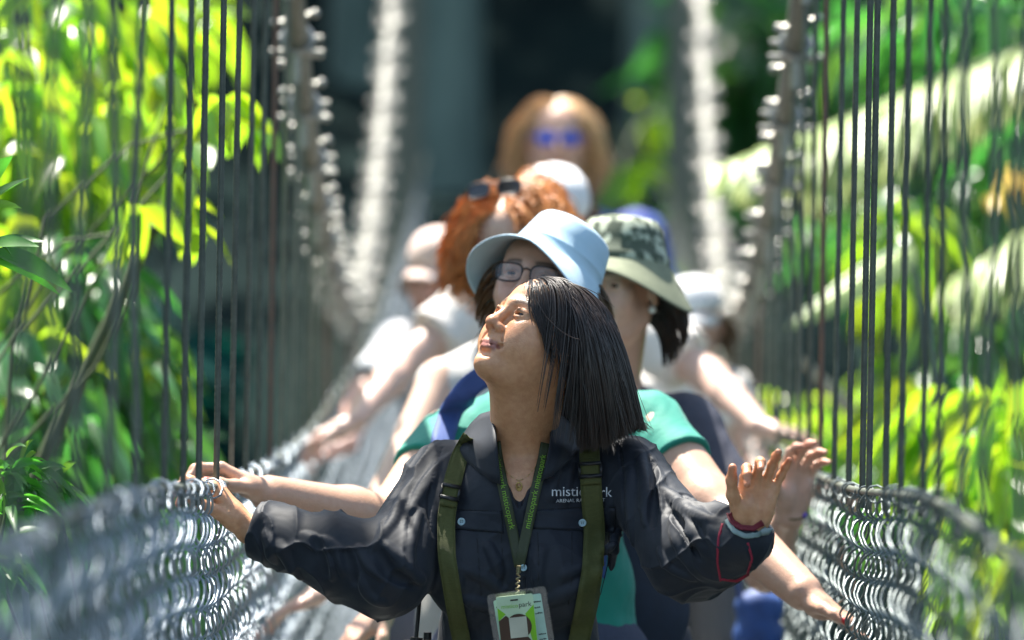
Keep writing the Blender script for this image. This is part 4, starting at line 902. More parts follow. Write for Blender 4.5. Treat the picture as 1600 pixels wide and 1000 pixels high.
sheet([[(771, 642, 10.0), (777, 690, 9.93), (783, 757, sfd(783, 757, .014))], [(752, 648, 10.05), (752, 700, 9.955), (768, 752, sfd(768, 752, .012))], [(738, 662, 10.07), (731, 695, 10.0), (750, 738, sfd(750, 738, .008))], [(728, 676, 10.08), (716, 700, 10.02), (727, 716, sfd(727, 716, .002))]], .003, 'collar', MAT['shirt_dark'], GR)
sheet([[(862, 645, 10.02), (858, 700, 9.94), (846, 752, sfd(846, 752, .010))], [(878, 652, 10.05), (876, 702, 9.95), (866, 742, sfd(866, 742, .012))], [(892, 664, 10.07), (896, 695, 10.0), (888, 722, sfd(888, 722, .008))], [(902, 676, 10.08), (908, 695, 10.02), (904, 704, sfd(904, 704, .002))]], .003, 'collar', MAT['shirt_dark'], GR)
# embroidered name on the chest
def lettering(s, ox, oy, size_px, ang, nm, mat, parent, surf, stretch=1., vert=0):
    v, f = text_mesh(s, 1.); k = size_px; ca, sa = math.cos(ang), math.sin(ang)
    px = ox+k*(v[:, 0]*stretch*ca+v[:, 1]*sa); py = oy-k*(-v[:, 0]*stretch*sa+v[:, 1]*ca)
    return poly_obj(nm, surf(px, py), f, mat, parent)
onC = lambda px, py: cast(C, px, py, .0025)-fwd*.0015
lettering('mistico', 861, 775, 22, 0.0, 'lettering', MAT['white_ink'], GR, onC, 1.02)
lettering('park', 918, 776, 22, 0.0, 'lettering', MAT['white_ink'], GR, onC, .95)
lettering('ARENAL RAINFOREST', 869, 785, 7.5, -.02, 'lettering', MAT['white_ink'], GR, onC, 1.05)
# necklace
L = smooth_line([(779, 700), (785, 728), (798, 745), (811, 752), (826, 743), (842, 722), (850, 698)], 60); g = cast(G['V'], L[:, 0], L[:, 1], .0015)-fwd*.0005
m = MB()
for i in range(0, 58): m.tube([g[i], g[i]*.4+g[i+1]*.6], .00085, 5)
nk = m.build('necklace', MAT['gold'], GR); c = cast(G['V'], [811], [760], .003)[0]-fwd*.002
m = MB(); m.tube([c+V3(.0048*math.sin(a), 0, .007*math.cos(a)) for a in np.linspace(0, 2*np.pi, 17)], .0013, 6); m.tube([c+V3(.0022*math.sin(a), -.0005, .0026*math.cos(a)-.002) for a in np.linspace(0, 2*np.pi, 11)], .0012, 6); m.build('pendant', MAT['gold'], nk)
# olive shoulder straps with the small pack they carry
PK = empty('backpack', tuple(G['N']+V3(0, .18, -.5))); tag(PK, 'olive backpack straps with black buckles over the dark uniform shirt', 'backpack')
for ln_, w_, bk, bw in (([(735, 682), (718, 712), (704, 765), (697, 810), (698, 870), (710, 945), (724, 1015)], 26, 771, 29), ([(921, 676), (921, 715), (924, 770), (929, 830), (926, 890), (916, 945), (902, 1015)], 31, 736, 35)):
    g = drape_ribbon(C, ln_, np.interp(np.linspace(0, 1, 60), [0, .2, 1], [w_*.92, w_*1.02, w_]), .0022, .005, 60, 5)-fwd*.002
    m = MB(); put_ribbon(m, g, .0022); st = m.build('strap', MAT['webbing'], PK)
    for e in (0, 4):
        mm_ = MB(); mm_.tube(g[:, e]-fwd*.0022, .0011, 5); mm_.build('strap_edge', MAT['webbing'], st)
    i = int(np.argmin(np.abs(px_of(g[:, 2])[:, 1]-bk))); c = g[i, 2]-fwd*.006; t = nrm(g[i+1, 2]-g[i-1, 2]); s = nrm(g[i, 4]-g[i, 0]); n = np.cross(s, t); hw = bw/2/900
    m = MB()
    for q in (-.011, .012): m.box(c+t*q, s*hw, t*.0032, n*.0035)
    for q in (-1, 1): m.box(c+s*q*hw*.96, s*.0022, t*.012, n*.003)
    m.build('buckle', MAT['plastic'], st)
    m = MB(); gg = g[max(0, i-3):i+5]-fwd*.0045; put_ribbon(m, gg, .0015); m.build('strap_fold', MAT['webbing'], st)
bp = Vol(np.arange(-.35, .45, .012), np.arange(9.9, 10.6, .012), np.arange(.5, 1.5, .012)); c = G['N']+V3(0, .20, -.26); bp.ell(c, (.12, .07, .21), None, .02); bp.ell(c+V3(0, .04, -.07), (.10, .06, .12), None, .03)
bv, bf = bp.net(); mesh_obj('pack', bv, bf, MAT['webbing'], PK)
# lanyard with its cards
LY = empty('lanyard', tuple(P(812, 900, 9.86))); tag(LY, 'dark green lanyard with lime lettering and a green and brown badge in front', 'lanyard')
U_ = Vol(*C.ax); k_ = G['V'].F.shape[2]-C.F.shape[2]; U_.F = np.minimum(C.F, G['V'].F[:, :, k_:])
sides = [[(774, 690), (778, 718), (789, 775), (803, 840), (812, 885)], [(853, 692), (848, 718), (836, 770), (822, 835), (811, 885)]]
for q, ln_ in enumerate(sides):
    g = drape_ribbon(U_, ln_, 16.5, .0012, .004, 60, 5)-fwd*(.003+.0015*q); m = MB(); put_ribbon(m, g, .0012); st = m.build('ribbon', MAT['lanyard'], LY)
    # lettering follows the ribbon: text x runs along it, text y across
    run = np.concatenate([[0], np.cumsum(np.linalg.norm(np.diff(g[:, 2], axis=0), axis=1))])
    for s0 in (.020, .092, .164):
        v, f = text_mesh('misticopark', .0145); 
        if q == 0: s_ = s0+.004+v[:, 0]; across = (v[:, 1]-.004)
        else: s_ = s0+.070-v[:, 0]; across = -(v[:, 1]-.004)
        ok = s_.max() < run[-1] and s_.min() > 0
        if not ok: continue
        cpt = np.stack([np.interp(s_, run, g[:, 2, i]) for i in range(3)], 1); sd_ = np.stack([np.interp(s_, run, (g[:, 4]-g[:, 0])[:, i]) for i in range(3)], 1); sd_ /= np.linalg.norm(sd_, axis=1)[:, None]
        sg = 1 if (g[30, 4]-g[30, 0])[0] > 0 else -1
        poly_obj('lettering', cpt+sd_*sg*across[:, None]-fwd*.0021, f, MAT['lime_ink'], st)
m = MB(); a0 = P(811, 884, 9.83); a1 = P(808, 930, 9.835); t = nrm(a1-a0); tt_ = np.linspace(0, 1, 60); L_ = np.linalg.norm(a1-a0)
m.tube(a0+np.outer(tt_, a1-a0)+.0032*np.outer(np.sin(tt_*38), V3(1, 0, 0))+.0025*np.outer(np.cos(tt_*38), V3(0, 1, 0)), .0014, 6); m.tube([a0, a0+t*.012], .004, 8); m.build('metal_hook', M('antique_brass', (.35, .30, .18), .35, metal=.9), LY)
def card(c, R_, w, h, th, rad, nm, mat, parent):     # rounded card; R_ columns right, out, up
    a = []; 
    for (sx, sz, a0_) in ((1, 1, 0), (-1, 1, 90), (-1, -1, 180), (1, -1, 270)):
        for k in range(6): q = math.radians(a0_+k*18); a.append((sx*(w/2-rad)+rad*math.cos(q), sz*(h/2-rad)+rad*math.sin(q)))
    a = np.array(a); n = len(a); v = np.vstack([c+a[:, :1]*R_[:, 0]+a[:, 1:]*R_[:, 2]+R_[:, 1]*s for s in (th/2, -th/2)])
    return poly_obj(nm, v, [list(range(n))[::-1], list(range(n, 2*n))]+[[i, (i+1) % n, (i+1) % n+n, i+n] for i in range(n)], mat, parent)
def Rc(deg, tip=.12):
    a = math.radians(deg); x = rgt*math.cos(a)+upv*math.sin(a); z = upv*math.cos(a)-rgt*math.sin(a)-fwd*tip; z = nrm(z); y = np.cross(z, x); y = nrm(y if y@fwd < 0 else -y); return np.stack([x, y, z], 1)
RA, RB = Rc(9), Rc(6); k9 = 1/905
cA = P(815, 978, 9.80); cB = P(809, 982, 9.785)
h1 = card(cA, RA, 92*k9, 112*k9, .003, .006, 'card_holder', glassmat('clear_plastic', (.80, .84, .86), .10, .2), LY)
c1 = card(cA+RA[:, 1]*.0025, RA, 74*k9, 92*k9, .0012, .003, 'paper_card', M('pale_mint_paper', (.42, .60, .52), .7), LY)
def on_card(c, R_, lift): return lambda px, py: c+np.outer(px, R_[:, 0])+np.outer(py, R_[:, 2])+R_[:, 1]*lift
def print_on(s, c, R_, x, y, size, mat, parent, lift):
    v, f = text_mesh(s, size*k9); return poly_obj('lettering', on_card(c, R_, lift)(v[:, 0]+x*k9, v[:, 1]+y*k9), f, mat, parent)
for x, y, w_ in ((-34, 34, 22), (-33, 25, 17), (-33, 16, 20), (24, 33, 11), (24, 24, 9), (24, 15, 11), (24, -18, 10), (24, -26, 11), (-32, -30, 12)):     # unreadable rows of small print
    rr_ = np.random.default_rng(int(x*7+y*13+999)); q_ = x; bars = MB()
    while q_ < x+w_:
        l_ = rr_.uniform(.8, 2.2); z_ = rr_.uniform(1.6, 2.6); pts = on_card(cA, RA, .0034)(np.array([q_, q_+l_, q_+l_, q_])*k9, np.array([y, y, y+z_, y+z_])*k9); bars.add(pts, [[0, 1, 2, 3]]); q_ += l_+rr_.uniform(.3, .6)
    bars.build('small_print', MAT['black_ink'], c1, smooth=False)
b1 = card(cB, RB, 57*k9, 104*k9, .0016, .003, 'badge', M('pale_green_badge', (.52, .68, .46), .45), LY)
lime = M('lime_badge_print', (.20, .52, .01), .45); brown = M('brown_badge_print', (.055, .022, .010), .5)
def flat(pts, nm, mat, lift): return poly_obj(nm, on_card(cB, RB, lift)(np.array([p[0] for p in pts])*k9, np.array([p[1] for p in pts])*k9), [list(range(len(pts)))], mat, b1)
flat([(-28, 35), (-16, 24), (-28, 14)], 'badge_print', lime, .0011); flat([(28, 35), (14, 22), (22, -30), (28, -34)], 'badge_print', lime, .0011)
flat([(-28, 14), (-16, 22), (0, 6), (22, -24), (28, -38), (28, -52), (-28, -52)], 'badge_print', brown, .0013)
flat([(20*math.cos(a)+2, 3+20*math.sin(a)) for a in np.linspace(0, 2*np.pi, 28)[:-1]], 'badge_print', brown, .0016)
flat([(-12, 18), (15, 18), (15, -14), (-12, -14)], 'badge_print', M('cream_panel', (.50, .50, .40), .6), .0019)
flat([(-7, 46), (5, 46), (5, 43.5), (-7, 43.5)], 'badge_slot', MAT['black_ink'], .0011)
print_on('mistico', cB, RB, -22, 33, 9, lime, b1, .0012); print_on('park', cB, RB, 5, 33, 11, MAT['black_ink'], b1, .0012)
# bracelets and cuff piping on the raised wrist
W = P(1163, 818, 9.69); E = P(1075, 868, 9.86); t = nrm(W-E); hd_ = nrm(V3(.22, -.12, 1)); a = nrm(np.cross(t, V3(0, 1, 0))); b = np.cross(t, a)
def ring(c, ax, r1, rt, nm, mat, parent, wob=0, lay=1, sq=1.):
    ax = nrm(ax); a = nrm(np.cross(ax, V3(0, 1, .1))); b = np.cross(ax, a); m = MB()
    for q in range(lay): m.tube([c+ax*(q*rt*1.5)+a*r1*math.cos(x)+b*r1*sq*math.sin(x)+ax*wob*math.sin(3*x+q) for x in np.linspace(0, 2*np.pi, 29)], rt, 6)
    return m.build(nm, mat, parent)
W = P(1166, 826, 9.69); wr_ = W+hd_*.004
for ln_, w_, nm_, mt in (([(1139, 802), (1144, 815), (1157, 824), (1177, 826), (1192, 816)], 9, 'bracelet', M('dark_red_cord', (.16, .010, .022), .7)), ([(1136, 813), (1147, 830), (1165, 838), (1184, 836), (1198, 826)], 8, 'bracelet', M('grey_bead_band', (.20, .28, .27), .35))):
    g = drape_ribbon(U_, ln_, w_, .001, .001, 34, 5, 9.3, 10.0)-fwd*.001; m = MB(); put_ribbon(m, g, .003); m.build(nm_, mt, GR)
m = MB(); q = P(1190, 832, 9.655); m.tube([q, q+V3(.010, 0, .002), q+V3(.019, .004, .006)], np.array([.006, .006, .001]), 6); m.build('bracelet_knot', M('grey_knot', (.2, .26, .26), .5), GR)
redp = M('crimson_piping', (.30, .012, .04), .7)
for ln_ in ([(1129, 818), (1122, 845), (1121, 880), (1126, 908)], [(1168, 848), (1175, 872), (1167, 900)], [(1126, 905), (1150, 908), (1167, 899)]):
    g = drape_ribbon(C, ln_, 3.6, .001, .0012, 24, 3, 9.3, 10.3); m = MB(); put_ribbon(m, g, .0012); m.build('cuff_piping', redp, GR)
# two-way radio clipped at the hip, only its aerial shows high
RD = empty('two_way_radio', tuple(P(648, 1020, 10.05))); tag(RD, 'black two-way radio with a long thin aerial at the hip of the guide', 'radio')
m = MB(); m.tube([P(650, 1000, 10.05), P(659, 900, 10.06), P(661, 880, 10.06)], np.array([.0036, .0036, .0050]), 8); m.build('aerial', MAT['plastic'], RD)
m = MB(); m.tube([P(651, 996, 10.05), P(650, 1008, 10.05)], .011, 10); c = P(655, 1050, 10.06); m.box(c, V3(.028, 0, 0), V3(0, .017, 0), V3(0, 0, .055)); m.build('radio_body', MAT['plastic'], RD)
m = MB(); m.tube([P(668, 1000, 10.05), P(668, 988, 10.05)], .007, 10); m.build('radio_knob', MAT['plastic'], RD)

# ------------------------------------------------------------------ packs and bags further back
HC = HATW['C']
HB = empty('backpack', tuple(HATW['N']+V3(0, .2, -.5))); tag(HB, 'blue backpack straps over the turquoise T-shirt, pack hanging behind', 'backpack')
MAT['blue_pack'] = M('blue_pack_cloth', (.040, .085, .28), .7, (.032, .07, .24), 40, .15, 500); MAT['navy_pack'] = M('navy_pack_cloth', (.012, .020, .045), .7, (.010, .016, .036), 40, .15, 500)
for ln_, w_ in (([(762, 585), (735, 600), (705, 640), (690, 690), (684, 780), (690, 900)], 36), ([(905, 590), (925, 610), (940, 650), (945, 720), (935, 800), (925, 900)], 40)):
    g = drape_ribbon(HC, ln_, w_, .006, .004, 40, 5, 10.2, 11.4)-fwd*.004; m = MB(); put_ribbon(m, g, .006); m.build('strap', MAT['blue_pack'], HB)
bp = Vol(np.arange(-.25, .45, .012), np.arange(10.6, 11.5, .012), np.arange(.35, 1.5, .012)); c = P(905, 870, 11.0); bp.ell(c, (.15, .09, .26), None, .02); bp.ell(c+V3(.05, .03, -.10), (.165, .09, .15), None, .03)
bv, bf = bp.net(); mesh_obj('pack', bv, bf, MAT['navy_pack'], HB)
BG = empty('shoulder_bag', tuple(P(1190, 1010, 12.6))); tag(BG, 'blue bag hanging low on the right behind the bare forearm', 'bag')
bp = Vol(*[np.arange(c-.16, c+.16, .008) for c in P(1186, 965, 12.6)]); c = P(1186, 968, 12.6); bp.ell(c, (.042, .04, .07), None, .02); bp.cap(c+V3(-.022, 0, -.04), c+V3(.022, 0, -.04), .035, .035, .03); bp.cap(c+V3(-.03, 0, .03), c+V3(.03, 0, .03), .025, .025, .02)
bv, bf = bp.net(); mesh_obj('bag_body', bv, bf, M('bright_blue_cloth', (.014, .045, .17), .6, (.02, .07, .26), 30), BG)
m = MB(); m.tube([c+V3(-.04, 0, .04), P(1130, 800, 12.5), P(1060, 690, 12.35), P(985, 610, 12.3)], .006, 6); m.build('bag_strap', M('bag_strap_cloth', (.02, .05, .2), .7), BG)
# bracelet of the camouflage hat wearer, with a violet bead
Wc = P(1232, 806, 11.1); fx = nrm(V3(.15, -.1, .9)); o = ring(Wc, fx, .031, .002, 'bracelet', M('olive_cord', (.16, .11, .04), .7), CAMO['root'], .002)
m = MB(); m.lathe([(0, .007), (.006, .004), (.007, 0), (.006, -.004), (0, -.007)], Wc+V3(.029, -.012, .003), V3(0, 0, 1), 10); m.build('bead', M('violet_bead', (.16, .08, .5), .4), o)
# ------------------------------------------------------------------ trees and plants round the bridge
def gb(x, y): return V3(x, y, float(ground_z(x, y)))
def cl(px, py, d, r, n): return (P(px, py, d), r, n)
tree('leafy_tree', 'bright lime leafed tree crowding the upper left behind the hangers', gb(-3.0, 15.5),
     [cl(60, 60, 14.5, (.30, .4, .22), 120), cl(160, 110, 15, (.22, .4, .22), 110), cl(20, 200, 14, (.25, .4, .2), 100), cl(215, 60, 15, (.18, .3, .2), 80), cl(120, 230, 14.2, (.22, .3, .2), 100), cl(225, 190, 15.2, (.12, .3, .15), 50), cl(60, 330, 14.2, (.2, .3, .16), 70), cl(310, 20, 15.6, (.14, .3, .10), 40), cl(150, 350, 14.6, (.16, .3, .14), 50)],
     'leaf_lime', .09, bark='stem', seed=21, L=.115, W=.05, droop=.45, bias=(.1, -.2, -.6))
tree('leafy_tree', 'yellow green branch of broad hanging leaves between hangers, left of the main cable', gb(-2.4, 12.4),
     [cl(335, 165, 12.3, (.05, .12, .035), 12), cl(390, 175, 12.5, (.03, .1, .03), 6), cl(285, 250, 12.2, (.03, .1, .06), 8), cl(300, 345, 12.2, (.03, .1, .04), 5), cl(215, 335, 12, (.035, .1, .03), 7), cl(275, 120, 12.4, (.05, .1, .03), 7)],
     'leaf_lime', .035, bark='stem', seed=22, L=.10, W=.048, droop=.3, bias=(.2, -.1, -1.2), seg=6)
tree('leafy_shrub', 'mid green shrub of drooping blades low on the left bank', gb(-2.6, 13.5),
     [cl(60, 470, 13.6, (.22, .3, .2), 110), cl(130, 560, 14, (.2, .3, .2), 100), cl(40, 650, 13.2, (.2, .3, .2), 100), cl(190, 660, 14.2, (.14, .3, .16), 70), cl(120, 440, 13.8, (.16, .3, .10), 60), cl(230, 740, 14.6, (.14, .3, .16), 70), cl(100, 770, 13.6, (.25, .3, .2), 100), cl(300, 800, 15, (.2, .3, .2), 60)],
     'leaf_mid', .05, bark='stem', seed=23, L=.15, W=.045, droop=.7, bias=(.15, -.2, -.5))
tree('leafy_shrub', 'lime leaf spray in front of the dark gap on the lower left', gb(-2.2, 14.6),
     [cl(150, 420, 14.6, (.12, .2, .08), 26), cl(175, 560, 14.5, (.14, .2, .10), 26), cl(160, 700, 14.5, (.14, .2, .14), 30), cl(60, 560, 13.4, (.1, .2, .12), 30), cl(20, 420, 13.4, (.1, .2, .12), 30)],
     'leaf_lime', .03, bark='stem', seed=24, L=.13, W=.05, droop=.5, bias=(.2, -.1, -.8))
tree('sapling', 'sapling with three crisp broad green leaves at the left edge', gb(-1.75, 10.4),
     [cl(-30, 385, 9.95, (.02, .03, .03), 5), cl(-40, 340, 9.95, (.02, .03, .03), 4)], 'leaf_near', .02, seed=31, L=.125, W=.042, droop=.12, bias=(1.9, -.1, .25), seg=8, upb=1.6)
tree('sapling', 'fresh green sapling with small pointed leaves just left of the wire net', gb(-1.7, 9.9),
     [cl(20, 735, 9.75, (.045, .05, .03), 34), cl(60, 765, 9.8, (.04, .05, .03), 22), cl(10, 790, 9.7, (.05, .05, .03), 22), cl(85, 745, 9.8, (.02, .03, .012), 6), cl(-20, 850, 9.6, (.06, .06, .05), 24)], 'leaf_near', .016, seed=32, L=.075, W=.020, droop=.45, bias=(.6, -.2, -.2), seg=6, upb=1.0)
# right bank
def big_leaf(name, label, base, arc, width, mat, seed=1, cat='plant', fold=.10, tatter=.12, droopy=.5):
    """one broad blade of a banana-like plant: stem from the ground, midrib along arc (3-D points)"""
    r = np.random.default_rng(seed); root = empty(name, base); tag(root, label, cat)
    arc = np.array(arc); n = 44; t = np.linspace(0, len(arc)-1, n); L = np.stack([np.interp(t, np.arange(len(arc)), arc[:, i]) for i in range(3)], 1)
    for _ in range(30): L[1:-1] = .25*L[:-2]+.5*L[1:-1]+.25*L[2:]
    tg = np.gradient(L, axis=0); tg /= np.linalg.norm(tg, axis=1)[:, None]; s = np.cross(tg, V3(0, 0, 1)); s /= np.linalg.norm(s, axis=1)[:, None]; u = np.cross(s, tg)
    wt = np.sin(np.pi*np.linspace(.03, .99, n)**.8)**.6*width; m = MB()
    for sg in (-1, 1):
        a = np.linspace(0, 1, 9); rag = 1-tatter*r.random(n)
        g = L[:, None]+sg*s[:, None]*(wt*rag)[:, None, None]*a[None, :, None]*.5+u[:, None]*(wt[:, None]*(.10*np.sin(a*np.pi)[None]*1.2-droopy*(a**2)[None]*.5))[..., None]+.006*np.sin(np.arange(n)*1.9)[:, None, None]*a[None, :, None]*u[:, None]
        m.grid(g)
    m.build('leaf_blade', MAT[mat], root)
    m = MB(); m.tube(L+u*.004, np.linspace(.012, .003, n), 6)
    b = np.array(base, float); q = np.linspace(0, 1, 14)[:, None]; m.tube(b-V3(0, 0, .2)+(L[0]-b+V3(0, 0, .2))*q+V3(0, 0, .3)*np.sin(q*np.pi), np.linspace(.05, .014, 14), 8); m.build('stem', MAT['bark'], root)
    return root
def frond(name, label, base, arc, L, mat, seed=1, n=300, W=.035):
    r = np.random.default_rng(seed); root = empty(name, base); tag(root, label, 'palm'); arc = np.array(arc); k = 50; t = np.linspace(0, len(arc)-1, k); A = np.stack([np.interp(t, np.arange(len(arc)), arc[:, i]) for i in range(3)], 1)
    for _ in range(30): A[1:-1] = .25*A[:-2]+.5*A[1:-1]+.25*A[2:]
    m = MB(); m.tube(A, np.linspace(.014, .003, k), 6); b = np.array(base, float); q = np.linspace(0, 1, 16)[:, None]
    m.tube(b-V3(0, 0, .2)+(A[0]-b+V3(0, 0, .2))*q+V3(0, 0, .3)*np.sin(q*np.pi), np.linspace(.045, .015, 16), 8); m.build('stem', MAT['stem'], root)
    u = np.sort(r.random(n)); c = np.stack([np.interp(u*(k-1), np.arange(k), A[:, i]) for i in range(3)], 1); tg = nrm(A[-1]-A[0]); sg = np.where(r.random(n) < .62, -1., 1.)[:, None]
    d = sg*V3(0, 1, 0)*.9+tg*.35+V3(0, 0, -.30)+r.normal(size=(n, 3))*.16; LL = L*np.sin(np.pi*np.clip(u*.86+.10, 0, 1))**.6*r.uniform(.75, 1.1, n)
    v, f = leaf_mesh(c, d, np.tile(V3(0, 0, 1.), (n, 1))+r.normal(size=(n, 3))*.22, LL, np.full(n, W), .42, 6, .15); mesh_obj('leaflets', v, f, MAT[mat], root)
frond('palm', 'pale sunlit palm frond arching across the upper right behind the hangers', gb(3.4, 16.5), [P(1700, 60, 16.5), P(1570, 85, 16.3), P(1430, 140, 16.), P(1300, 195, 15.8), P(1120, 262, 15.6)], .30, 'leaf_glare', 3)
frond('palm', 'lower pale palm frond at the right edge, under the first one', gb(3.7, 15.6), [P(1720, 330, 15.4), P(1640, 350, 15.3), P(1560, 390, 15.2), P(1480, 450, 15.1)], .24, 'leaf_glare', 8, 130)
big_leaf('broad_leaf_plant', 'smaller pale leaf pointing down left across the middle of the right hangers', gb(2.6, 15), [P(1420, 385, 14.8), P(1370, 410, 14.7), P(1310, 450, 14.6), P(1230, 510, 14.5)], .13, 'leaf_glare', 4, droopy=.7)
tree('leafy_shrub', 'bright lime shrub of hanging leaves at the lower right edge', gb(3.0, 13.2),
     [cl(1530, 760, 13.2, (.10, .2, .10), 34), cl(1575, 690, 13.4, (.10, .2, .10), 36), cl(1500, 640, 14, (.14, .2, .08), 34), cl(1590, 600, 13.8, (.1, .2, .1), 30), cl(1560, 850, 13, (.1, .2, .08), 24), cl(1430, 620, 14.6, (.1, .2, .06), 22)],
     'leaf_lime', .04, seed=41, L=.19, W=.05, droop=.5, bias=(-.2, -.1, -1.0))
tree('leafy_shrub', 'yellow green leaf cluster low between the right hangers', gb(2.2, 17),
     [cl(1300, 660, 17, (.12, .2, .05), 26), cl(1240, 640, 17.4, (.08, .2, .06), 18), cl(1390, 410, 17.2, (.12, .2, .06), 30), cl(1430, 350, 16.6, (.1, .2, .06), 20), cl(1350, 600, 17, (.1, .2, .05), 16)],
     'leaf_lime', .03, seed=42, L=.15, W=.05, droop=.5, bias=(0, -.1, -.9))
tree('leafy_tree', 'mid green leafy tree filling the right side beyond the pale leaves', gb(4.6, 20),
     [cl(1530, 40, 18, (.35, .4, .14), 130), cl(1400, 60, 19, (.28, .4, .12), 90), cl(1580, 240, 18, (.2, .4, .2), 80), cl(1480, 330, 18.5, (.25, .4, .12), 70), cl(1560, 520, 18, (.25, .4, .12), 80), cl(1400, 750, 18, (.3, .4, .12), 90), cl(1540, 640, 18, (.3, .4, .14), 90), cl(1330, 360, 19.5, (.2, .4, .12), 40)],
     'leaf_mid', .08, seed=43, L=.17, W=.06, droop=.5, bias=(0, -.2, -.5))
tree('flowering_shrub', 'shrub with orange yellow blossoms at the right edge', gb(3.6, 15), [cl(1580, 270, 17, (.05, .05, .04), 9), cl(1550, 305, 17, (.02, .05, .02), 3)], 'petal', .02, seed=44, L=.08, W=.04, droop=.3)
root = empty('leaning_branch', gb(2.4, 16)); tag(root, 'bare pale brown branch slanting down to the right behind the right net', 'branch')
m = MB(); m.tube([gb(2.4, 16)-V3(0, 0, .3), P(1700, 950, 15.8), P(1620, 860, 15.7), P(1490, 765, 15.6), P(1345, 655, 15.6), P(1250, 560, 15.6)], np.array([.05, .04, .034, .030, .024, .008]), 8); m.build('stem', MAT['bark_pale'], root)
# tall trunks and dark wood at the far end
def big_tree(name, label, px, d, r, seed, h=16, mat='leaf_dark', n=1500, lean=0, crown=True):
    q = P(px, 500, d); b = gb(q[0], q[1]); rr = np.random.default_rng(seed); root = empty(name, b); tag(root, label, 'tree')
    z = np.linspace(-.6, h, 40); m = MB(); m.tube(np.stack([b[0]+lean*z+.06*np.sin(z*.5+seed), b[1]+.05*np.cos(z*.7), b[2]+z], 1), r*(1.05-.5*np.clip(z/h, 0, 1))+.25*r*np.exp(-np.clip(z, 0, 9)*1.5), 18, lobes=7, amp=.10); m.build('trunk', MAT['bark'], root)
    top = b+V3(lean*h, 0, h); m = MB(); C = []
    for k in range(12):
        a = rr.random()*6.28; e = top+V3(math.cos(a)*rr.uniform(1, 5), math.sin(a)*rr.uniform(1, 5), rr.uniform(-3, 3)); s = b+(top-b)*rr.uniform(.6, .95)
        u = np.linspace(0, 1, 8)[:, None]; m.tube(s+(e-s)*u+V3(0, 0, .7)*np.sin(u*np.pi), r*.32*(1-.8*u[:, 0]), 7); C.append(e)
    m.build('limb', MAT['bark'], root)
    C = np.array(C)[rr.integers(0, 12, n)]+rr.normal(size=(n, 3))*V3(1.3, 1.3, .7); L = rr.uniform(.22, .5, n)
    v, f = leaf_mesh(C, rdirs(rr, n, (0, 0, -.4)), rdirs(rr, n, (0, 0, .8)), L, L*.45, .35, 3); mesh_obj('crown', v, f, MAT[mat], root)
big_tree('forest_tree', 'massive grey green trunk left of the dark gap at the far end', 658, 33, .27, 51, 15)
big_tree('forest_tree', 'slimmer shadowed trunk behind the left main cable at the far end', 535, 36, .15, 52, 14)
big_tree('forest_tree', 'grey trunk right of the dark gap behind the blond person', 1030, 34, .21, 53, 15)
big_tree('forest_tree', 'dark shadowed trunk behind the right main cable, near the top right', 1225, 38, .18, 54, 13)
def thicket(name, label, px, d, cs, mat, seed, L=.35, W=.15):
    q = P(px, 500, d); tree(name, label, gb(q[0], q[1]), cs, mat, .07, seed=seed, L=L, W=W, droop=.5, bias=(0, -.3, -.5), seg=3, cat='shrub')
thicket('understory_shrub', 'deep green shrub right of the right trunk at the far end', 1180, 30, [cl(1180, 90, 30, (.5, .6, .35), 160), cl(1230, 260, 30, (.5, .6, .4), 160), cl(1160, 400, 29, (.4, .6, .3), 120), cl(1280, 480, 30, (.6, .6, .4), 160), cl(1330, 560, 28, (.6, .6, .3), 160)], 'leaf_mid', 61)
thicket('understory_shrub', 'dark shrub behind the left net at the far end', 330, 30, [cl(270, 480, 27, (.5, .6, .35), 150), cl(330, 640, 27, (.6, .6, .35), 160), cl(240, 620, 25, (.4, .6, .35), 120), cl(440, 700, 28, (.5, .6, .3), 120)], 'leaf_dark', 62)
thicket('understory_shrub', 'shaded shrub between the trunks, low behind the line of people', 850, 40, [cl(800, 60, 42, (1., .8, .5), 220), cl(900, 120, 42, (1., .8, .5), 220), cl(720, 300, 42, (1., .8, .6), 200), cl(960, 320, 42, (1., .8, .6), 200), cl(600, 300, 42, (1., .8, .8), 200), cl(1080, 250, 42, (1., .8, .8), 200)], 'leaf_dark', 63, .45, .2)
thicket('understory_shrub', 'small lime sprig lit against the dark right trunk', 1010, 27, [cl(1003, 266, 25, (.05, .05, .03), 9), cl(1065, 430, 25, (.06, .05, .05), 12), cl(1000, 170, 27, (.08, .05, .04), 8)], 'leaf_lime', 64, .16, .08)

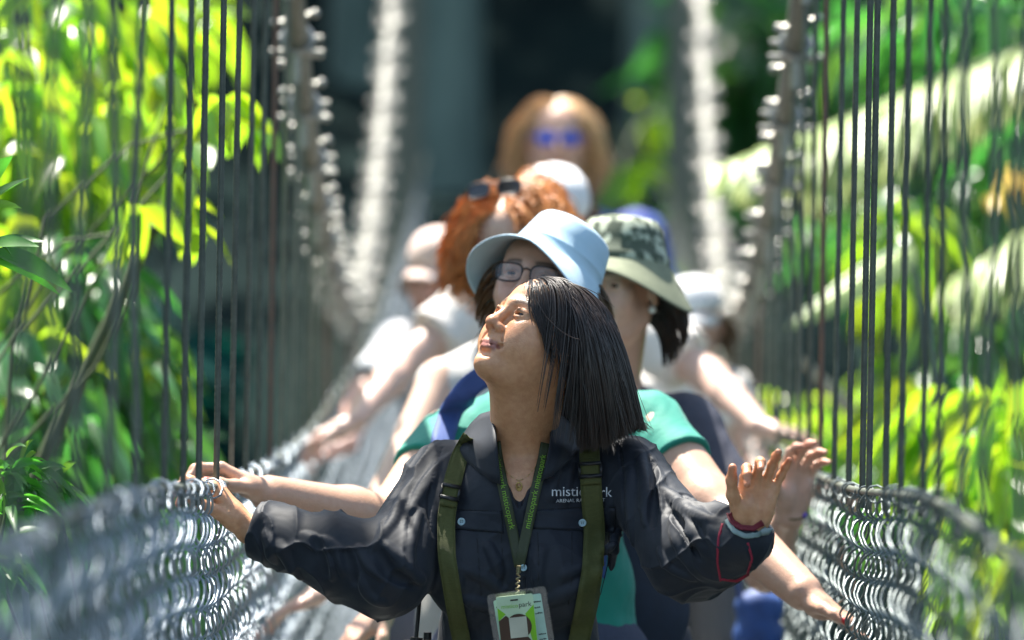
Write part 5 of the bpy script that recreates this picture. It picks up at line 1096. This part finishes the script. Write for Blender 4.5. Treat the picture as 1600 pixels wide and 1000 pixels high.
# unseen trees: one crown shaped to shade the bridge, others added for slope shade
def canopy(name, label, base, pts, trunk_r, seed, L=.3, mat='leaf_mid', h0=.6):
    r = np.random.default_rng(seed); root = empty(name, base); tag(root, label, 'tree'); mean = pts.mean(0); top = mean-V3(0, 0, .8); base = np.array(base, float)
    u = np.linspace(0, 1, 20)[:, None]; line = base-V3(0, 0, .4)+(top-base+V3(0, 0, .4))*np.hstack([u**1.8, u**1.8, u**.8])
    m = MB(); m.tube(line, trunk_r*(1.1-.75*u[:, 0]), 12); m.build('trunk', MAT['bark'], root); m = MB()
    for i in r.choice(len(pts), min(26, len(pts)), replace=False):
        s = line[r.integers(11, 19)]; q = np.linspace(0, 1, 8)[:, None]; m.tube(s+(pts[i]-s)*q+V3(0, 0, .4)*np.sin(q*np.pi), trunk_r*.28*(1-.85*q[:, 0]), 6)
    m.build('limb', MAT['bark'], root); n = len(pts); LL = L*r.uniform(.6, 1.4, n)
    v, f = leaf_mesh(pts, rdirs(r, n, (0, 0, -.2)), rdirs(r, n, (0, 0, 1.2)), LL, LL*.42, .3, 3); mesh_obj('crown', v, f, MAT[mat], root)
r = np.random.default_rng(77); n = 2600
tx, ty = r.uniform(-2.2, 2.2, n), r.uniform(3.2, 10.25, n); keep = (np.sin(tx*2.1+1)*np.sin(ty*1.9)+r.normal(size=n)*.5 > -.75) & (r.random(n) > .6*ss(9.2, 10., ty)) & ~((np.abs(tx-.0) < .23) & (ty > 9.62))
tp = np.stack([tx, ty, 1.45+0*tx], 1)[keep]; tp = tp+sdir*r.uniform(8, 11.5, (len(tp), 1))  # leaf points set along sun rays, left open over the guide's head
canopy('unseen_shade_tree', 'unseen tall tree on the left bank, crown shaped to shade the near end of the bridge', gb(-7.5, 12.5), tp, .28, 78, .30)
for k, (px, d, lab) in enumerate(((560, 46, 'unseen dark forest tree added for shade, far behind the left trunk'), (860, 50, 'unseen dark forest tree added for shade, far behind the blond person'), (1120, 46, 'unseen dark forest tree added for shade, far behind the right main cable'))):
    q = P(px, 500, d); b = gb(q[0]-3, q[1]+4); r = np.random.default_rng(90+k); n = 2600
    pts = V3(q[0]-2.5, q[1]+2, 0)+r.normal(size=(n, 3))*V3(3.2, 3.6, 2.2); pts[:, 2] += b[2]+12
    canopy('unseen_shade_tree', lab, b, pts, .35, 95+k, .6, 'leaf_dark')  # added out of view to keep the far slope in shade
